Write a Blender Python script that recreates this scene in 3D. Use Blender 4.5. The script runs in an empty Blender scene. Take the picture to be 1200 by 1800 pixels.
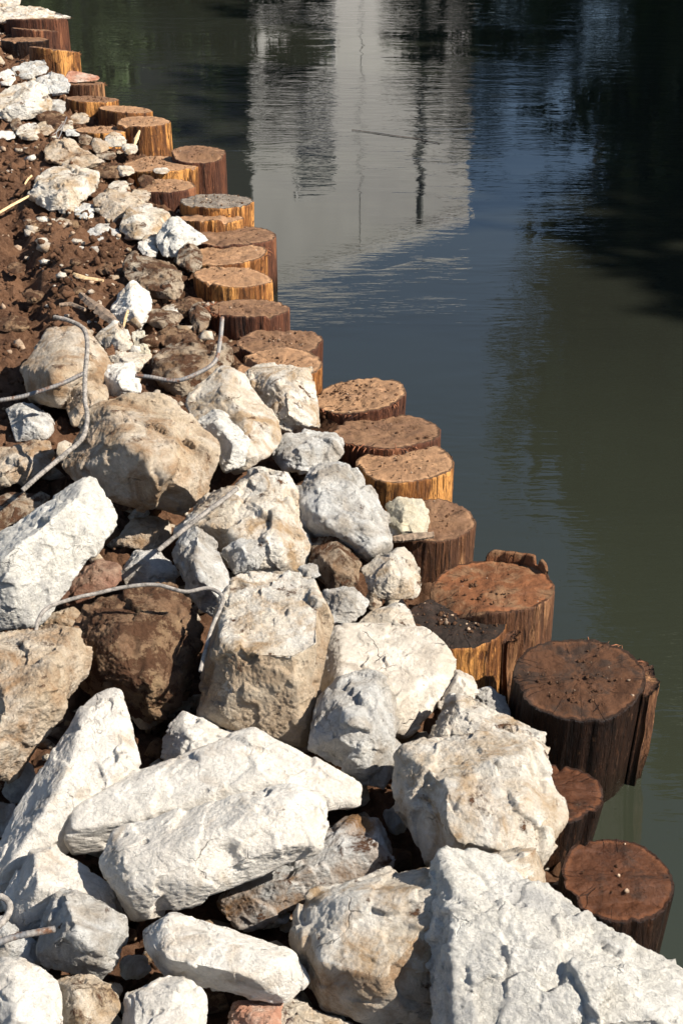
import bpy, bmesh, math, random
import numpy as np
from mathutils import Vector, Matrix
random.seed(7); rng = np.random.default_rng(7)
scene = bpy.context.scene
C = scene.collection
R = math.radians

# ------------------------------------------------------------------ camera, sky, sun, exposure
F = 2800.0; PITCH = math.atan(1500/F); EYE = np.array([0.0, 0.0, 2.0])
FWD = np.array([0, math.cos(PITCH), -math.sin(PITCH)]); UPV = np.array([0, math.sin(PITCH), math.cos(PITCH)]); RGT = np.array([1.0, 0, 0])
cam_d = bpy.data.cameras.new('camera'); cam = bpy.data.objects.new('camera', cam_d); C.objects.link(cam)
cam.location = EYE; cam.rotation_euler = (math.pi/2-PITCH, 0, 0)
cam_d.sensor_fit = 'VERTICAL'; cam_d.sensor_height = 36; cam_d.lens = F/1800*36
cam_d.clip_start = .05; cam_d.clip_end = 2000
scene.camera = cam
scene.render.resolution_x = 682; scene.render.resolution_y = 1024
SUN_EL = 43.0; SUN_AZ = 108.0          # azimuth clockwise from +Y
w = bpy.data.worlds.new('World'); scene.world = w; w.use_nodes = True
nt = w.node_tree; bg = nt.nodes['Background']
sky = nt.nodes.new('ShaderNodeTexSky'); sky.sky_type = 'NISHITA'; sky.sun_disc = False
sky.sun_elevation = R(SUN_EL); sky.sun_rotation = R(SUN_AZ); sky.air_density = 1.0; sky.dust_density = .4
nt.links.new(sky.outputs[0], bg.inputs[0]); bg.inputs[1].default_value = 0.068
sd = bpy.data.lights.new('sun', 'SUN'); sd.energy = 5.0; sd.angle = R(.53); sd.color = (1, .94, .84)
sun = bpy.data.objects.new('sun', sd); C.objects.link(sun)
sv = Vector((math.sin(R(SUN_AZ))*math.cos(R(SUN_EL)), math.cos(R(SUN_AZ))*math.cos(R(SUN_EL)), math.sin(R(SUN_EL))))
sun.rotation_euler = sv.to_track_quat('Z', 'Y').to_euler(); sun.location = (8, -4, 10)
scene.view_settings.view_transform = 'Standard'; scene.view_settings.look = 'None'
scene.view_settings.exposure = 0.98; scene.view_settings.gamma = 1

# ------------------------------------------------------------------ geometry helpers
def ray(px, py): return FWD + RGT*((px-600)/F) - UPV*((py-900)/F)
def gdepth(px, py, z=0.0):
    r = ray(px, py); return (z-EYE[2])/r[2]
def at(px, py, z=0.0): return EYE + ray(px, py)*gdepth(px, py, z)
def proj(P):
    v = P-EYE; d = v@FWD
    return 600+F*(v@RGT)/d, 900-F*(v@UPV)/d
WATER = -.25
_perm = rng.permutation(256); _perm = np.concatenate([_perm, _perm, _perm])
_g = rng.normal(size=(256, 3)); _g /= np.linalg.norm(_g, axis=1)[:, None]
def perlin(P):
    P = np.asarray(P, float); I = np.floor(P).astype(int); f = P-I; I &= 255
    u = f*f*f*(f*(f*6-15)+10); out = np.zeros(len(P))
    for dx in (0, 1):
        for dy in (0, 1):
            for dz in (0, 1):
                h = _perm[_perm[_perm[(I[:, 0]+dx) & 255]+((I[:, 1]+dy) & 255)]+((I[:, 2]+dz) & 255)]
                d = (_g[h]*(f-np.array([dx, dy, dz]))).sum(1)
                out += d*(u[:, 0] if dx else 1-u[:, 0])*(u[:, 1] if dy else 1-u[:, 1])*(u[:, 2] if dz else 1-u[:, 2])
    return out*1.6
def fbm(P, o=4, gain=.5, ridge=False):
    s = 0; a = 1
    for k in range(o):
        n = perlin(P*2**k+k*17.3)
        s = s+a*((1-2*abs(n))*.6 if ridge else n); a *= gain
    return s
_ico = {}
def ico(n):
    if n not in _ico:
        bm = bmesh.new(); bmesh.ops.create_icosphere(bm, subdivisions=n, radius=1)
        _ico[n] = (np.array([v.co[:] for v in bm.verts]), np.array([[v.index for v in f.verts] for f in bm.faces])); bm.free()
    return _ico[n]
def mesh(name, V, Fc, mats, smooth=True, midx=None):
    me = bpy.data.meshes.new(name); V = np.asarray(V, np.float32)
    if isinstance(Fc, np.ndarray):
        n, k = Fc.shape
        me.vertices.add(len(V)); me.vertices.foreach_set('co', V.ravel())
        me.loops.add(n*k); me.loops.foreach_set('vertex_index', Fc.ravel().astype(np.int32))
        me.polygons.add(n); me.polygons.foreach_set('loop_start', np.arange(0, n*k, k, dtype=np.int32))
        me.update(calc_edges=True)
    else: me.from_pydata(V.tolist(), [], Fc); me.update()
    if smooth: me.polygons.foreach_set('use_smooth', [True]*len(me.polygons))
    for m in (mats if isinstance(mats, (list, tuple)) else [mats]): me.materials.append(m)
    if midx is not None: me.polygons.foreach_set('material_index', midx)
    return me
def obj(name, me, parent=None, loc=(0, 0, 0)):
    o = bpy.data.objects.new(name, me); C.objects.link(o); o.location = loc
    if parent: o.parent = parent
    return o
def tag(o, label=None, cat=None, group=None, kind=None):
    if label: o['label'] = label
    if cat: o['category'] = cat
    if group: o['group'] = group
    if kind: o['kind'] = kind
    return o
def grid_faces(nu, nv, wrap=False):
    i = np.arange(nu-1)[:, None]; j = np.arange(nv if wrap else nv-1)[None, :]
    j2 = (j+1) % nv
    return np.stack([i*nv+j, (i+1)*nv+j, (i+1)*nv+j2, i*nv+j2], -1).reshape(-1, 4)
def join(parts):
    V = []; Fs = []; n = 0
    for v, f in parts: V.append(v); Fs.append(f+n); n += len(v)
    return np.concatenate(V), np.concatenate(Fs)

# ------------------------------------------------------------------ materials
def new_mat(name):
    m = bpy.data.materials.new(name); m.use_nodes = True
    return m, m.node_tree, m.node_tree.nodes['Principled BSDF']
class N:
    def __init__(s, t): s.t = t
    def n(s, ty, **kw):
        x = s.t.nodes.new('ShaderNode'+ty)
        for k, v in kw.items(): setattr(x, k, v)
        return x
    def l(s, a, b): s.t.links.new(a, b)
    def coords(s, scale=(1, 1, 1), rand=True):
        tc = s.n('TexCoord'); mp = s.n('Mapping'); mp.inputs['Scale'].default_value = scale
        if rand:
            oi = s.n('ObjectInfo'); mu = s.n('Math', operation='MULTIPLY'); mu.inputs[1].default_value = 37.0
            s.l(oi.outputs['Random'], mu.inputs[0]); ad = s.n('VectorMath', operation='ADD')
            s.l(tc.outputs['Object'], ad.inputs[0]); s.l(mu.outputs[0], ad.inputs[1]); s.l(ad.outputs[0], mp.inputs[0])
        else: s.l(tc.outputs['Object'], mp.inputs[0])
        return mp.outputs[0]
    def noise(s, co, sc, det=4, rough=.55, dist=0):
        x = s.n('TexNoise'); s.l(co, x.inputs['Vector']); x.inputs['Scale'].default_value = sc
        x.inputs['Detail'].default_value = det; x.inputs['Roughness'].default_value = rough; x.inputs['Distortion'].default_value = dist
        return x.outputs['Fac']
    def voro(s, co, sc, feat='F1'):
        x = s.n('TexVoronoi', feature=feat); s.l(co, x.inputs['Vector']); x.inputs['Scale'].default_value = sc
        return x.outputs['Distance']
    def ramp(s, f, a, b, c0=0., c1=1.):
        x = s.n('MapRange'); s.l(f, x.inputs[0]); x.inputs[1].default_value = a; x.inputs[2].default_value = b
        x.inputs[3].default_value = c0; x.inputs[4].default_value = c1; return x.outputs[0]
    def mix(s, f, a, b):
        x = s.n('Mix', data_type='RGBA')
        if isinstance(f, (int, float)): x.inputs[0].default_value = f
        else: s.l(f, x.inputs[0])
        for i, c in ((6, a), (7, b)):
            if isinstance(c, (tuple, list)): x.inputs[i].default_value = (*c[:3], 1)
            else: s.l(c, x.inputs[i])
        return x.outputs[2]
    def math(s, op, a, b=None):
        x = s.n('Math', operation=op)
        for i, c in ((0, a), (1, b)):
            if c is None: continue
            if isinstance(c, (int, float)): x.inputs[i].default_value = c
            else: s.l(c, x.inputs[i])
        return x.outputs[0]
    def bump(s, h, dist, strength=1., prev=None):
        x = s.n('Bump'); s.l(h, x.inputs['Height']); x.inputs['Distance'].default_value = dist; x.inputs['Strength'].default_value = strength
        if prev is not None: s.l(prev, x.inputs['Normal'])
        return x.outputs[0]
SOIL = (.125, .060, .031)
def rock_mat(name, base, alt, stain, stain_amt=.5, dirt=.15, pits=.5, bump=1., speck=(.25, .2, .16), dirtc=SOIL):
    m, t, b = new_mat(name); n = N(t); co = n.coords()
    c = n.mix(n.ramp(n.noise(co, 7, 5, .6), .38, .62), base, alt)
    c = n.mix(n.ramp(n.noise(co, 11, 6, .65, .6), .62-.25*stain_amt, .72-.12*stain_amt), c, stain)
    fine = n.noise(co, 90, 5, .7)
    c = n.mix(n.ramp(fine, .58, .78, 0, .55), c, speck)
    mott = n.noise(co, 34, 5, .7)
    hs = n.n('HueSaturation'); n.l(c, hs.inputs['Color']); n.l(n.ramp(mott, .3, .72, .74, 1.16), hs.inputs['Value'])
    c = hs.outputs[0]
    vw = n.n('VectorMath', operation='ADD'); nzc = n.n('TexNoise'); n.l(co, nzc.inputs['Vector']); nzc.inputs['Scale'].default_value = 9; nzc.inputs['Detail'].default_value = 5
    sc_ = n.n('VectorMath', operation='SCALE'); n.l(nzc.outputs['Color'], sc_.inputs[0]); sc_.inputs['Scale'].default_value = .16
    n.l(co, vw.inputs[0]); n.l(sc_.outputs[0], vw.inputs[1])
    ve = n.voro(vw.outputs[0], 6.5, 'DISTANCE_TO_EDGE')
    crack = n.math('MULTIPLY', n.ramp(ve, .0, .016, 1, 0), n.ramp(n.noise(co, 8, 3), .55, .66))
    c = n.mix(n.math('MULTIPLY', crack, .65), c, tuple(x*.45 for x in stain))
    hole = n.math('MULTIPLY', n.ramp(n.voro(co, 30), .10, .24, 1, 0), n.ramp(n.noise(co, 13, 3), .52, .60))
    c = n.mix(n.math('MULTIPLY', hole, .6*pits), c, tuple(x*.7 for x in speck))
    c = n.mix(n.ramp(n.noise(co, 4.5, 6, .7, .8), .54, .68, 0, .55), c, stain)
    # soil crusts: more of it on the flatter, upward parts
    g = n.n('NewGeometry'); sp = n.n('SeparateXYZ'); n.l(g.outputs['Normal'], sp.inputs[0])
    d = n.math('ADD', n.noise(co, 16, 8, .75, .3), n.ramp(sp.outputs[2], -1, 1, -.04, .05))
    dm = n.ramp(d, .70-.33*dirt, .76-.33*dirt)
    c = n.mix(dm, c, n.mix(n.noise(co, 60, 4, .6), tuple(x*.65 for x in dirtc), tuple(x*1.5 for x in dirtc)))
    n.l(c, b.inputs['Base Color']); b.inputs['Roughness'].default_value = .9; b.inputs['Specular IOR Level'].default_value = .25
    v = n.voro(co, 55); pit = n.ramp(v, .05, .33)
    nb = n.bump(n.noise(co, 26, 8, .72), .020*bump)
    nb = n.bump(n.math('MULTIPLY', pit, n.ramp(n.noise(co, 20, 2), .45, .6)), .004*pits*bump, 1, nb)
    nb = n.bump(n.noise(co, 62, 5, .7), .0075*bump, 1, nb); nb = n.bump(n.noise(co, 170, 5, .8), .0060*bump, 1, nb)
    nb = n.bump(n.math('MULTIPLY', crack, -1), .006, 1, nb); nb = n.bump(n.math('MULTIPLY', hole, -1), .006*pits, 1, nb)
    nb = n.bump(n.math('MULTIPLY', dm, n.noise(co, 110, 5, .8)), .009, 1, nb)
    n.l(nb, b.inputs['Normal']); return m
M = {}
M['white'] = rock_mat('white_concrete', (.80, .75, .67), (.72, .66, .58), (.56, .47, .37), .35, .04, .8, .8, (.42, .36, .30))
M['bright'] = rock_mat('bright_limestone', (.88, .84, .76), (.80, .75, .66), (.52, .50, .47), .35, .02, .9, 1.2, (.40, .38, .36))
M['cream'] = rock_mat('cream_limestone', (.66, .57, .45), (.74, .69, .61), (.42, .29, .17), .6, .2, .5, .9)
M['tan'] = rock_mat('tan_limestone', (.55, .43, .30), (.66, .57, .46), (.36, .23, .13), .75, .18, .5, 1.0)
M['straw'] = rock_mat('straw_patched_rock', (.62, .60, .57), (.72, .70, .66), (.30, .17, .08), .9, .30, .6, 1.2)
M['browned'] = rock_mat('browned_limestone', (.60, .47, .33), (.66, .56, .43), (.42, .29, .18), .8, .12, .6, 1.2)
M['grey'] = rock_mat('grey_limestone', (.68, .66, .62), (.80, .77, .71), (.46, .40, .33), .75, .1, 1., 1.3, (.25, .24, .23))
M['pale'] = rock_mat('pale_smooth_stone', (.47, .42, .35), (.42, .36, .29), (.64, .58, .50), .4, .05, .3, .35)
M['crust'] = rock_mat('soil_crusted_rock', (.34, .205, .12), (.26, .145, .08), (.48, .32, .18), .6, .58, .6, 1.9)
M['earthy'] = rock_mat('earthy_rock', (.40, .29, .19), (.55, .46, .35), (.22, .13, .07), .8, .5, .6, 1.2)
M['yellow'] = rock_mat('yellowish_stone', (.78, .72, .58), (.72, .63, .45), (.52, .42, .28), .5, .04, .8, 1.1)
M['brick'] = rock_mat('brick_fragment', (.46, .20, .12), (.55, .32, .22), (.62, .50, .40), .5, .15, .5, .8)
M['rosy'] = rock_mat('rosy_stone', (.36, .20, .14), (.42, .30, .21), (.22, .11, .07), .7, .3, .5, 1.)

def soil_mat():
    m, t, b = new_mat('soil'); n = N(t); co = n.coords(rand=False)
    c = n.mix(n.ramp(n.noise(co, 3.2, 7, .7), .38, .60), (.070, .032, .017), (.180, .092, .050))
    c = n.mix(n.ramp(n.noise(co, 70, 6, .7), .45, .8), c, (.24, .135, .08))
    c = n.mix(n.ramp(n.noise(co, 22, 4, .6), .62, .8, 0, .7), c, (.055, .025, .014))
    n.l(c, b.inputs['Base Color']); b.inputs['Roughness'].default_value = .95; b.inputs['Specular IOR Level'].default_value = .15
    nb = n.bump(n.noise(co, 30, 9, .75), .022); nb = n.bump(n.noise(co, 130, 6, .8), .007, 1, nb)
    n.l(nb, b.inputs['Normal']); return m
M['soil'] = soil_mat()

def shaft_mat(name, light, mid, dark, thr=.5, rough=.7, wet=0.):
    m, t, b = new_mat(name); n = N(t); co = n.coords((1, 1, .09))
    wob = n.noise(n.coords((1, 1, .35)), 14, 5, .7)
    a = n.math('ADD', n.math('MULTIPLY', n.noise(co, 19, 6, .7, .9), .72), n.math('MULTIPLY', wob, .28)); a2 = n.noise(co, 95, 4, .6, .6)
    co2 = n.coords((1, 1, .3)); big = n.noise(co2, 9, 3, .5)
    c = n.mix(n.ramp(a, .36, .6), dark, mid)
    c = n.mix(n.ramp(n.math('ADD', a, n.ramp(big, .3, .7, -.22, .20)), thr, thr+.1), c, light)
    c = n.mix(n.ramp(a2, .52, .66, 0, .75), c, tuple(x*.35 for x in dark))
    c = n.mix(n.ramp(n.noise(n.coords((1, 1, .5)), 40, 5, .7), .60, .72, 0, .7), c, (.15, .075, .04))
    chn = n.noise(n.coords((1, 1, .05)), 17, 3, .5, .2); chk = n.math('MULTIPLY', n.ramp(n.math('ABSOLUTE', n.math('SUBTRACT', chn, .5)), .002, .011, 1, 0), n.ramp(n.noise(n.coords((1, 1, .6)), 11, 2), .44, .52))
    c = n.mix(n.math('MULTIPLY', chk, .85), c, tuple(x*.25 for x in dark))
    scab = n.noise(n.coords((1, 1, .45)), 30, 6, .75, 1.2)
    c = n.mix(n.ramp(scab, .55, .60, 0, .7), c, dark)
    c = n.mix(n.ramp(n.noise(n.coords((1, 1, .2)), 130, 4, .7), .60, .72, 0, .5), c, tuple(min(1, x*1.5) for x in light))
    if wet:
        g = n.n('NewGeometry'); sp = n.n('SeparateXYZ'); n.l(g.outputs['Position'], sp.inputs[0])
        zz = n.math('ADD', sp.outputs[2], n.ramp(n.noise(co, 30), .3, .7, -.03, .03))
        wf = n.ramp(zz, WATER+.02, WATER+.10, 1, 0)
        c = n.mix(wf, c, (.018, .011, .007))
        n.l(n.ramp(wf, 0, 1, rough, .25), b.inputs['Roughness'])
    else: b.inputs['Roughness'].default_value = rough
    n.l(c, b.inputs['Base Color']); b.inputs['Specular IOR Level'].default_value = .3
    nb = n.bump(a, .018); nb = n.bump(a2, .007, 1, nb); nb = n.bump(n.math('MULTIPLY', chk, -1), .010, 1, nb); nb = n.bump(n.noise(n.coords((1, 1, .4)), 150, 5, .75), .004, 1, nb)
    n.l(nb, b.inputs['Normal']); return m
M['sh_gold'] = shaft_mat('peeled_golden_wood', (.58, .265, .075), (.30, .115, .030), (.060, .022, .010), .46, .6, 1)
M['sh_brown'] = shaft_mat('brown_bark_wood', (.34, .17, .075), (.15, .062, .026), (.045, .018, .009), .55, .7, 1)
M['sh_dark'] = shaft_mat('dark_wet_bark', (.075, .030, .013), (.024, .010, .005), (.008, .004, .003), .64, .42, 1)
M['sh_red'] = shaft_mat('reddish_bark', (.25, .10, .045), (.13, .045, .020), (.04, .014, .008), .6, .7, 1)
def top_mat(name, base, alt, soil, soil_amt, rough=.85):
    base, alt = tuple(x*.76 for x in base), tuple(x*.76 for x in alt)
    m, t, b = new_mat(name); n = N(t); co = n.coords(); cr = n.coords(rand=False)
    # growth rings round the pith (object origin)
    sx = n.n('SeparateXYZ'); n.l(cr, sx.inputs[0])
    rr = n.math('SQRT', n.math('ADD', n.math('POWER', sx.outputs[0], 2), n.math('POWER', sx.outputs[1], 2)))
    rr = n.math('ADD', rr, n.ramp(n.noise(co, 6, 2), 0, 1, -.02, .02))
    ring = n.math('SINE', n.math('MULTIPLY', rr, 900))
    c = n.mix(n.ramp(n.noise(co, 9, 5, .6), .35, .65), base, alt)
    c = n.mix(n.ramp(ring, -1, 1, 0, .10), c, tuple(x*.5 for x in base))
    cb = n.n('CombineXYZ'); r0 = n.math('ADD', rr, .0001); n.l(n.math('DIVIDE', sx.outputs[0], r0), cb.inputs[0]); n.l(n.math('DIVIDE', sx.outputs[1], r0), cb.inputs[1])
    ca = n.n('VectorMath', operation='ADD'); n.l(cb.outputs[0], ca.inputs[0]); oi = n.n('ObjectInfo'); mu = n.math('MULTIPLY', oi.outputs['Random'], 91.0); n.l(mu, ca.inputs[1])
    rad = n.noise(ca.outputs[0], 2.6, 2, .5); dev = n.math('ABSOLUTE', n.math('SUBTRACT', n.math('ADD', rad, n.ramp(n.noise(co, 18, 3), 0, 1, -.012, .012)), .5))
    crk = n.math('MULTIPLY', n.ramp(dev, .001, .007, 1, 0), n.ramp(n.math('ADD', n.noise(co, 7, 2), n.math('MULTIPLY', rr, .6)), .50, .58))
    at_ = n.n('Attribute'); at_.attribute_name = 'radial'; fr = n.math('ADD', at_.outputs['Fac'], n.ramp(n.noise(co, 30, 5, .7), .3, .7, -.03, .03))
    c = n.mix(n.ramp(fr, .86, .91, 0, .55), c, tuple(min(1, x*1.5) for x in base))
    c = n.mix(n.ramp(fr, .945, .965, 0, .9), c, tuple(x*.28 for x in alt))
    saw = n.noise(n.coords((1, .12, 1)), 60, 3, .6)
    c = n.mix(n.ramp(saw, .45, .7, 0, .35), c, tuple(x*.5 for x in alt))
    c = n.mix(n.ramp(n.noise(co, 12, 6, .7, .5), .56, .68, 0, .6), c, tuple(min(1, x*1.7+.03) for x in alt))
    s1 = n.noise(co, 14, 8, .7, .3)
    sm = n.ramp(s1, .66-.34*soil_amt, .74-.3*soil_amt, 0, .9)
    c = n.mix(sm, c, n.mix(n.noise(co, 90, 5, .7), tuple(x*.55 for x in soil), tuple(x*1.6 for x in soil)))
    c = n.mix(n.ramp(n.noise(co, 170, 4, .7), .62, .74, 0, .55), c, tuple(x*.3 for x in base))
    c = n.mix(n.math('MULTIPLY', crk, .85), c, tuple(x*.15 for x in base))
    n.l(c, b.inputs['Base Color']); b.inputs['Roughness'].default_value = rough; b.inputs['Specular IOR Level'].default_value = .25
    nb = n.bump(s1, .012); nb = n.bump(n.math('MULTIPLY', crk, -1), .006, 1, nb); nb = n.bump(saw, .0025, 1, nb); nb = n.bump(n.noise(co, 120, 6, .8), .004, 1, nb)
    nb = n.bump(n.noise(co, 300, 3, .8), .0015, 1, nb)
    n.l(nb, b.inputs['Normal']); return m
M['tp_tan'] = top_mat('sawn_tan_wood', (.50, .285, .15), (.40, .22, .115), (.22, .125, .07), .35)
M['tp_brown'] = top_mat('sawn_brown_wood', (.33, .185, .10), (.24, .125, .065), (.16, .085, .048), .5)
M['tp_red'] = top_mat('sawn_red_brown_wood', (.30, .115, .045), (.20, .075, .028), (.22, .12, .06), .5, .75)
M['tp_dark'] = top_mat('sawn_dark_wood', (.150, .055, .022), (.095, .034, .014), (.040, .020, .012), .4, .5)
M['tp_soil'] = top_mat('soiled_wood_top', (.14, .060, .027), (.10, .042, .018), (.034, .020, .013), .55, .8)
M['tp_black'] = top_mat('black_soiled_top', (.075, .038, .022), (.05, .026, .016), (.022, .015, .011), .8, .8)
M['tp_grey'] = top_mat('weathered_grey_wood', (.30, .25, .20), (.22, .175, .135), (.24, .17, .11), .3)

def simple_mat(name, col, rough=.6, metal=0, var=.25, bumpd=.002, sc=60):
    m, t, b = new_mat(name); n = N(t); co = n.coords()
    c = n.mix(n.ramp(n.noise(co, sc, 5, .65), .35, .65), tuple(x*(1-var) for x in col), tuple(min(1, x*(1+var)) for x in col))
    n.l(c, b.inputs['Base Color']); b.inputs['Roughness'].default_value = rough; b.inputs['Metallic'].default_value = metal
    n.l(n.bump(n.noise(co, sc*2, 4, .7), bumpd), b.inputs['Normal']); return m
def rebar_mat():
    m, t, b = new_mat('rusty_steel'); n = N(t); co = n.coords()
    c = n.mix(n.ramp(n.noise(co, 30, 6, .7), .4, .6), (.15, .15, .155), (.27, .24, .21))
    c = n.mix(n.ramp(n.noise(co, 35, 6, .75), .50, .62), c, (.15, .07, .035))
    n.l(c, b.inputs['Base Color']); b.inputs['Metallic'].default_value = .25; b.inputs['Roughness'].default_value = .55
    n.l(n.bump(n.noise(co, 300, 4, .7), .0015), b.inputs['Normal']); return m
M['rebar'] = rebar_mat()
M['rebarmud'] = simple_mat('muddy_steel', (.22, .195, .17), .8, 0, .55, .002, 80)
M['fibre'] = simple_mat('wood_fibre', (.26, .095, .04), .8, 0, .5, .001)
M['chip'] = simple_mat('fresh_wood', (.55, .38, .2), .7, 0, .3, .001)
M['board'] = simple_mat('split_board', (.20, .14, .095), .85, 0, .5, .003)
M['leaf'] = simple_mat('foliage', (.050, .085, .022), .6, 0, .45, .001, 3)
M['trunk'] = simple_mat('tree_bark', (.11, .085, .06), .9, 0, .4, .02, 8)
M['gravel'] = simple_mat('gravel', (.30, .21, .14), .9, 0, .6, .002, 25)
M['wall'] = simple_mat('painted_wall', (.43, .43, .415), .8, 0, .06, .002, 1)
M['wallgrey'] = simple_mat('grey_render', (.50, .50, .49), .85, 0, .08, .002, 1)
M['wallshade_pipe'] = simple_mat('shaded_wall_and_pipe', (.16, .17, .165), .85, 0, .08, .002, 1)  # holds the gable's shade as colour; also the drainpipe's own dark tone
M['winglass'] = simple_mat('window_glass', (.03, .035, .04), .1, 0, .1, .0, 1)

def water_mat():
    m, t, b = new_mat('river_water'); n = N(t)
    tc = n.n('TexCoord')
    def mp(sx, sy, rot=0):
        x = n.n('Mapping'); x.inputs['Scale'].default_value = (sx, sy, 1); x.inputs['Rotation'].default_value = (0, 0, rot)
        n.l(tc.outputs['Object'], x.inputs[0]); return x.outputs[0]
    b.inputs['Base Color'].default_value = (.046, .054, .034, 1)
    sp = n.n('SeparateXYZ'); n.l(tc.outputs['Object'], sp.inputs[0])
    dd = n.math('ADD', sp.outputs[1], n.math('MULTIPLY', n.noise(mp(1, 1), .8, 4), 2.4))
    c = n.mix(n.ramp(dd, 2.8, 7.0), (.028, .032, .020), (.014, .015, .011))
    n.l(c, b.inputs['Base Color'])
    b.inputs['Roughness'].default_value = .015; b.inputs['IOR'].default_value = 1.5
    # calm patches and ruffled patches
    calm = n.ramp(n.noise(mp(.5, .8), 1.0, 4, .6), .42, .60, .12, 1.25)
    h1 = n.noise(mp(1.6, 7, .06), 2.2, 3, .5, .3)
    h2 = n.noise(mp(2.2, 9, -.1), 6.5, 2, .5, .2)
    nb = n.bump(n.math('MULTIPLY', h1, calm), .0020)
    nb = n.bump(n.math('MULTIPLY', h2, calm), .0006, 1, nb)
    n.l(nb, b.inputs['Normal']); return m
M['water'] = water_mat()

# ------------------------------------------------------------------ posts: (x, y, width px, z top, shaft, top, label, options)
POSTS = [
 (1083,1537,200,-.03,'sh_dark','tp_dark','dark wet timber post nearest the camera with a white chip on its top', dict(lean=(.08,.02), step=(.25,-.97,.42,.022,.006))),
 (962,1390,200,-.07,'sh_dark','tp_dark','low dark wet post squeezed between the big post and the white boulder', dict(lean=(.16,.0))),
 (1018,1190,235,.0,'sh_dark','tp_soil','thick dark post standing in the water with a loose bark slab on its right side', dict(lean=(.07,.0), bark=[(-.28,.30,.0,-.5,.003,.016)], fib=(20,80,18,.02))),
 (866,1030,218,.0,'sh_brown','tp_red','broadest red brown post with a raised bark lip behind its top', dict(lip=(22,92,.030), lean=(0,.0), step=(-.8,-.6,.62,.05,.09))),
 (800,1092,182,-.02,'sh_gold','tp_black','post with black soil on its top and an orange peeled front', dict(bark=[(-.30,.02,-.02,-.5,.004,.02)])),
 (757,914,155,-.04,'sh_brown','tp_brown','post with a yellowish stone lying on its top', {}),
 (711,811,172,.0,'sh_gold','tp_tan','post with golden peeled and streaked front below a tan top', dict(bark=[(.25,.6,-.02,-.5,.002,.014)])),
 (680,757,190,-.01,'sh_red','tp_brown','wide post with hairy red fibres along its front edge', dict(fib=(200,300,40,.03))),
 (631,695,163,.0,'sh_red','tp_tan','post strewn with soil crumbs at its left edge and a splinter at its right', dict(fib=(200,330,20,.02))),
 (490,641,152,.03,'sh_gold','tp_tan','post half covered by a white boulder, orange bare wood at its right', {}),
 (493,600,150,-.02,'sh_red','tp_brown','post top sprinkled with white grit behind a tan post', {}),
 (438,541,142,.0,'sh_red','tp_brown','post with a tuft of red fibres at its left edge', dict(fib=(150,230,60,.045))),
 (409,485,138,.0,'sh_gold','tp_tan','clean tan post whose flat side glows orange', {}),
 (397,447,150,-.01,'sh_gold','tp_tan','post with a crack and a loose sliver on its right rim', dict(fib=(-30,30,10,.03))),
 (410,412,150,-.02,'sh_red','tp_brown','reddish brown post just behind the cracked tan one', {}),
 (370,381,116,.0,'sh_gold','tp_tan','small tan post in front of the grey cracked one', {}),
 (381,353,130,.01,'sh_gold','tp_grey','grey weathered post with cracks and crumbs on its top', {}),
 (290,326,106,.01,'sh_red','tp_tan','dark sided narrow post at the soil edge, in front of the crumb covered one', {}),
 (283,287,137,.0,'sh_gold','tp_tan','post with a crumb covered pale top beside the tall outer post', {}),
 (349,267,94,.03,'sh_red','tp_brown','tall outer post standing alone at the water with a cracked red side', {}),
 (252,213,94,.03,'sh_gold','tp_tan','post with fibrous golden side flaring towards the water', dict(flare=.12)),
 (182,228,98,.0,'sh_gold','tp_tan','post buried to its rim in small rubble', {}),
 (222,192,94,.0,'sh_gold','tp_tan','post peeping out behind the fibrous flared one', {}),
 (163,174,92,.01,'sh_gold','tp_brown','post with golden streaked side next to a bluish white stone', {}),
 (147,146,72,.0,'sh_brown','tp_brown','small post with a pink brick fragment on its top', dict(fib=(-40,20,8,.03))),
 (95,87,88,.02,'sh_gold','tp_brown','shaded post with golden streaks and a frayed right edge, below the far dark ones', dict(fib=(-40,20,16,.02))),
 (45,69,84,.0,'sh_dark','tp_brown','low shaded post at the left edge of the photo', {}),
 (62,52,80,.01,'sh_red','tp_brown','narrow shaded post between two larger ones near the top left', {}),
 (64,33,112,.03,'sh_red','tp_brown','farthest wide post with a pale slab of stone on it', dict(fib=(-30,10,6,.05))),
]
def post_xyz(p): return at(p[0], p[1], p[3])
PL = [(post_xyz(p), p[2]/2*gdepth(p[0], p[1], p[3])/F) for p in POSTS]

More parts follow.
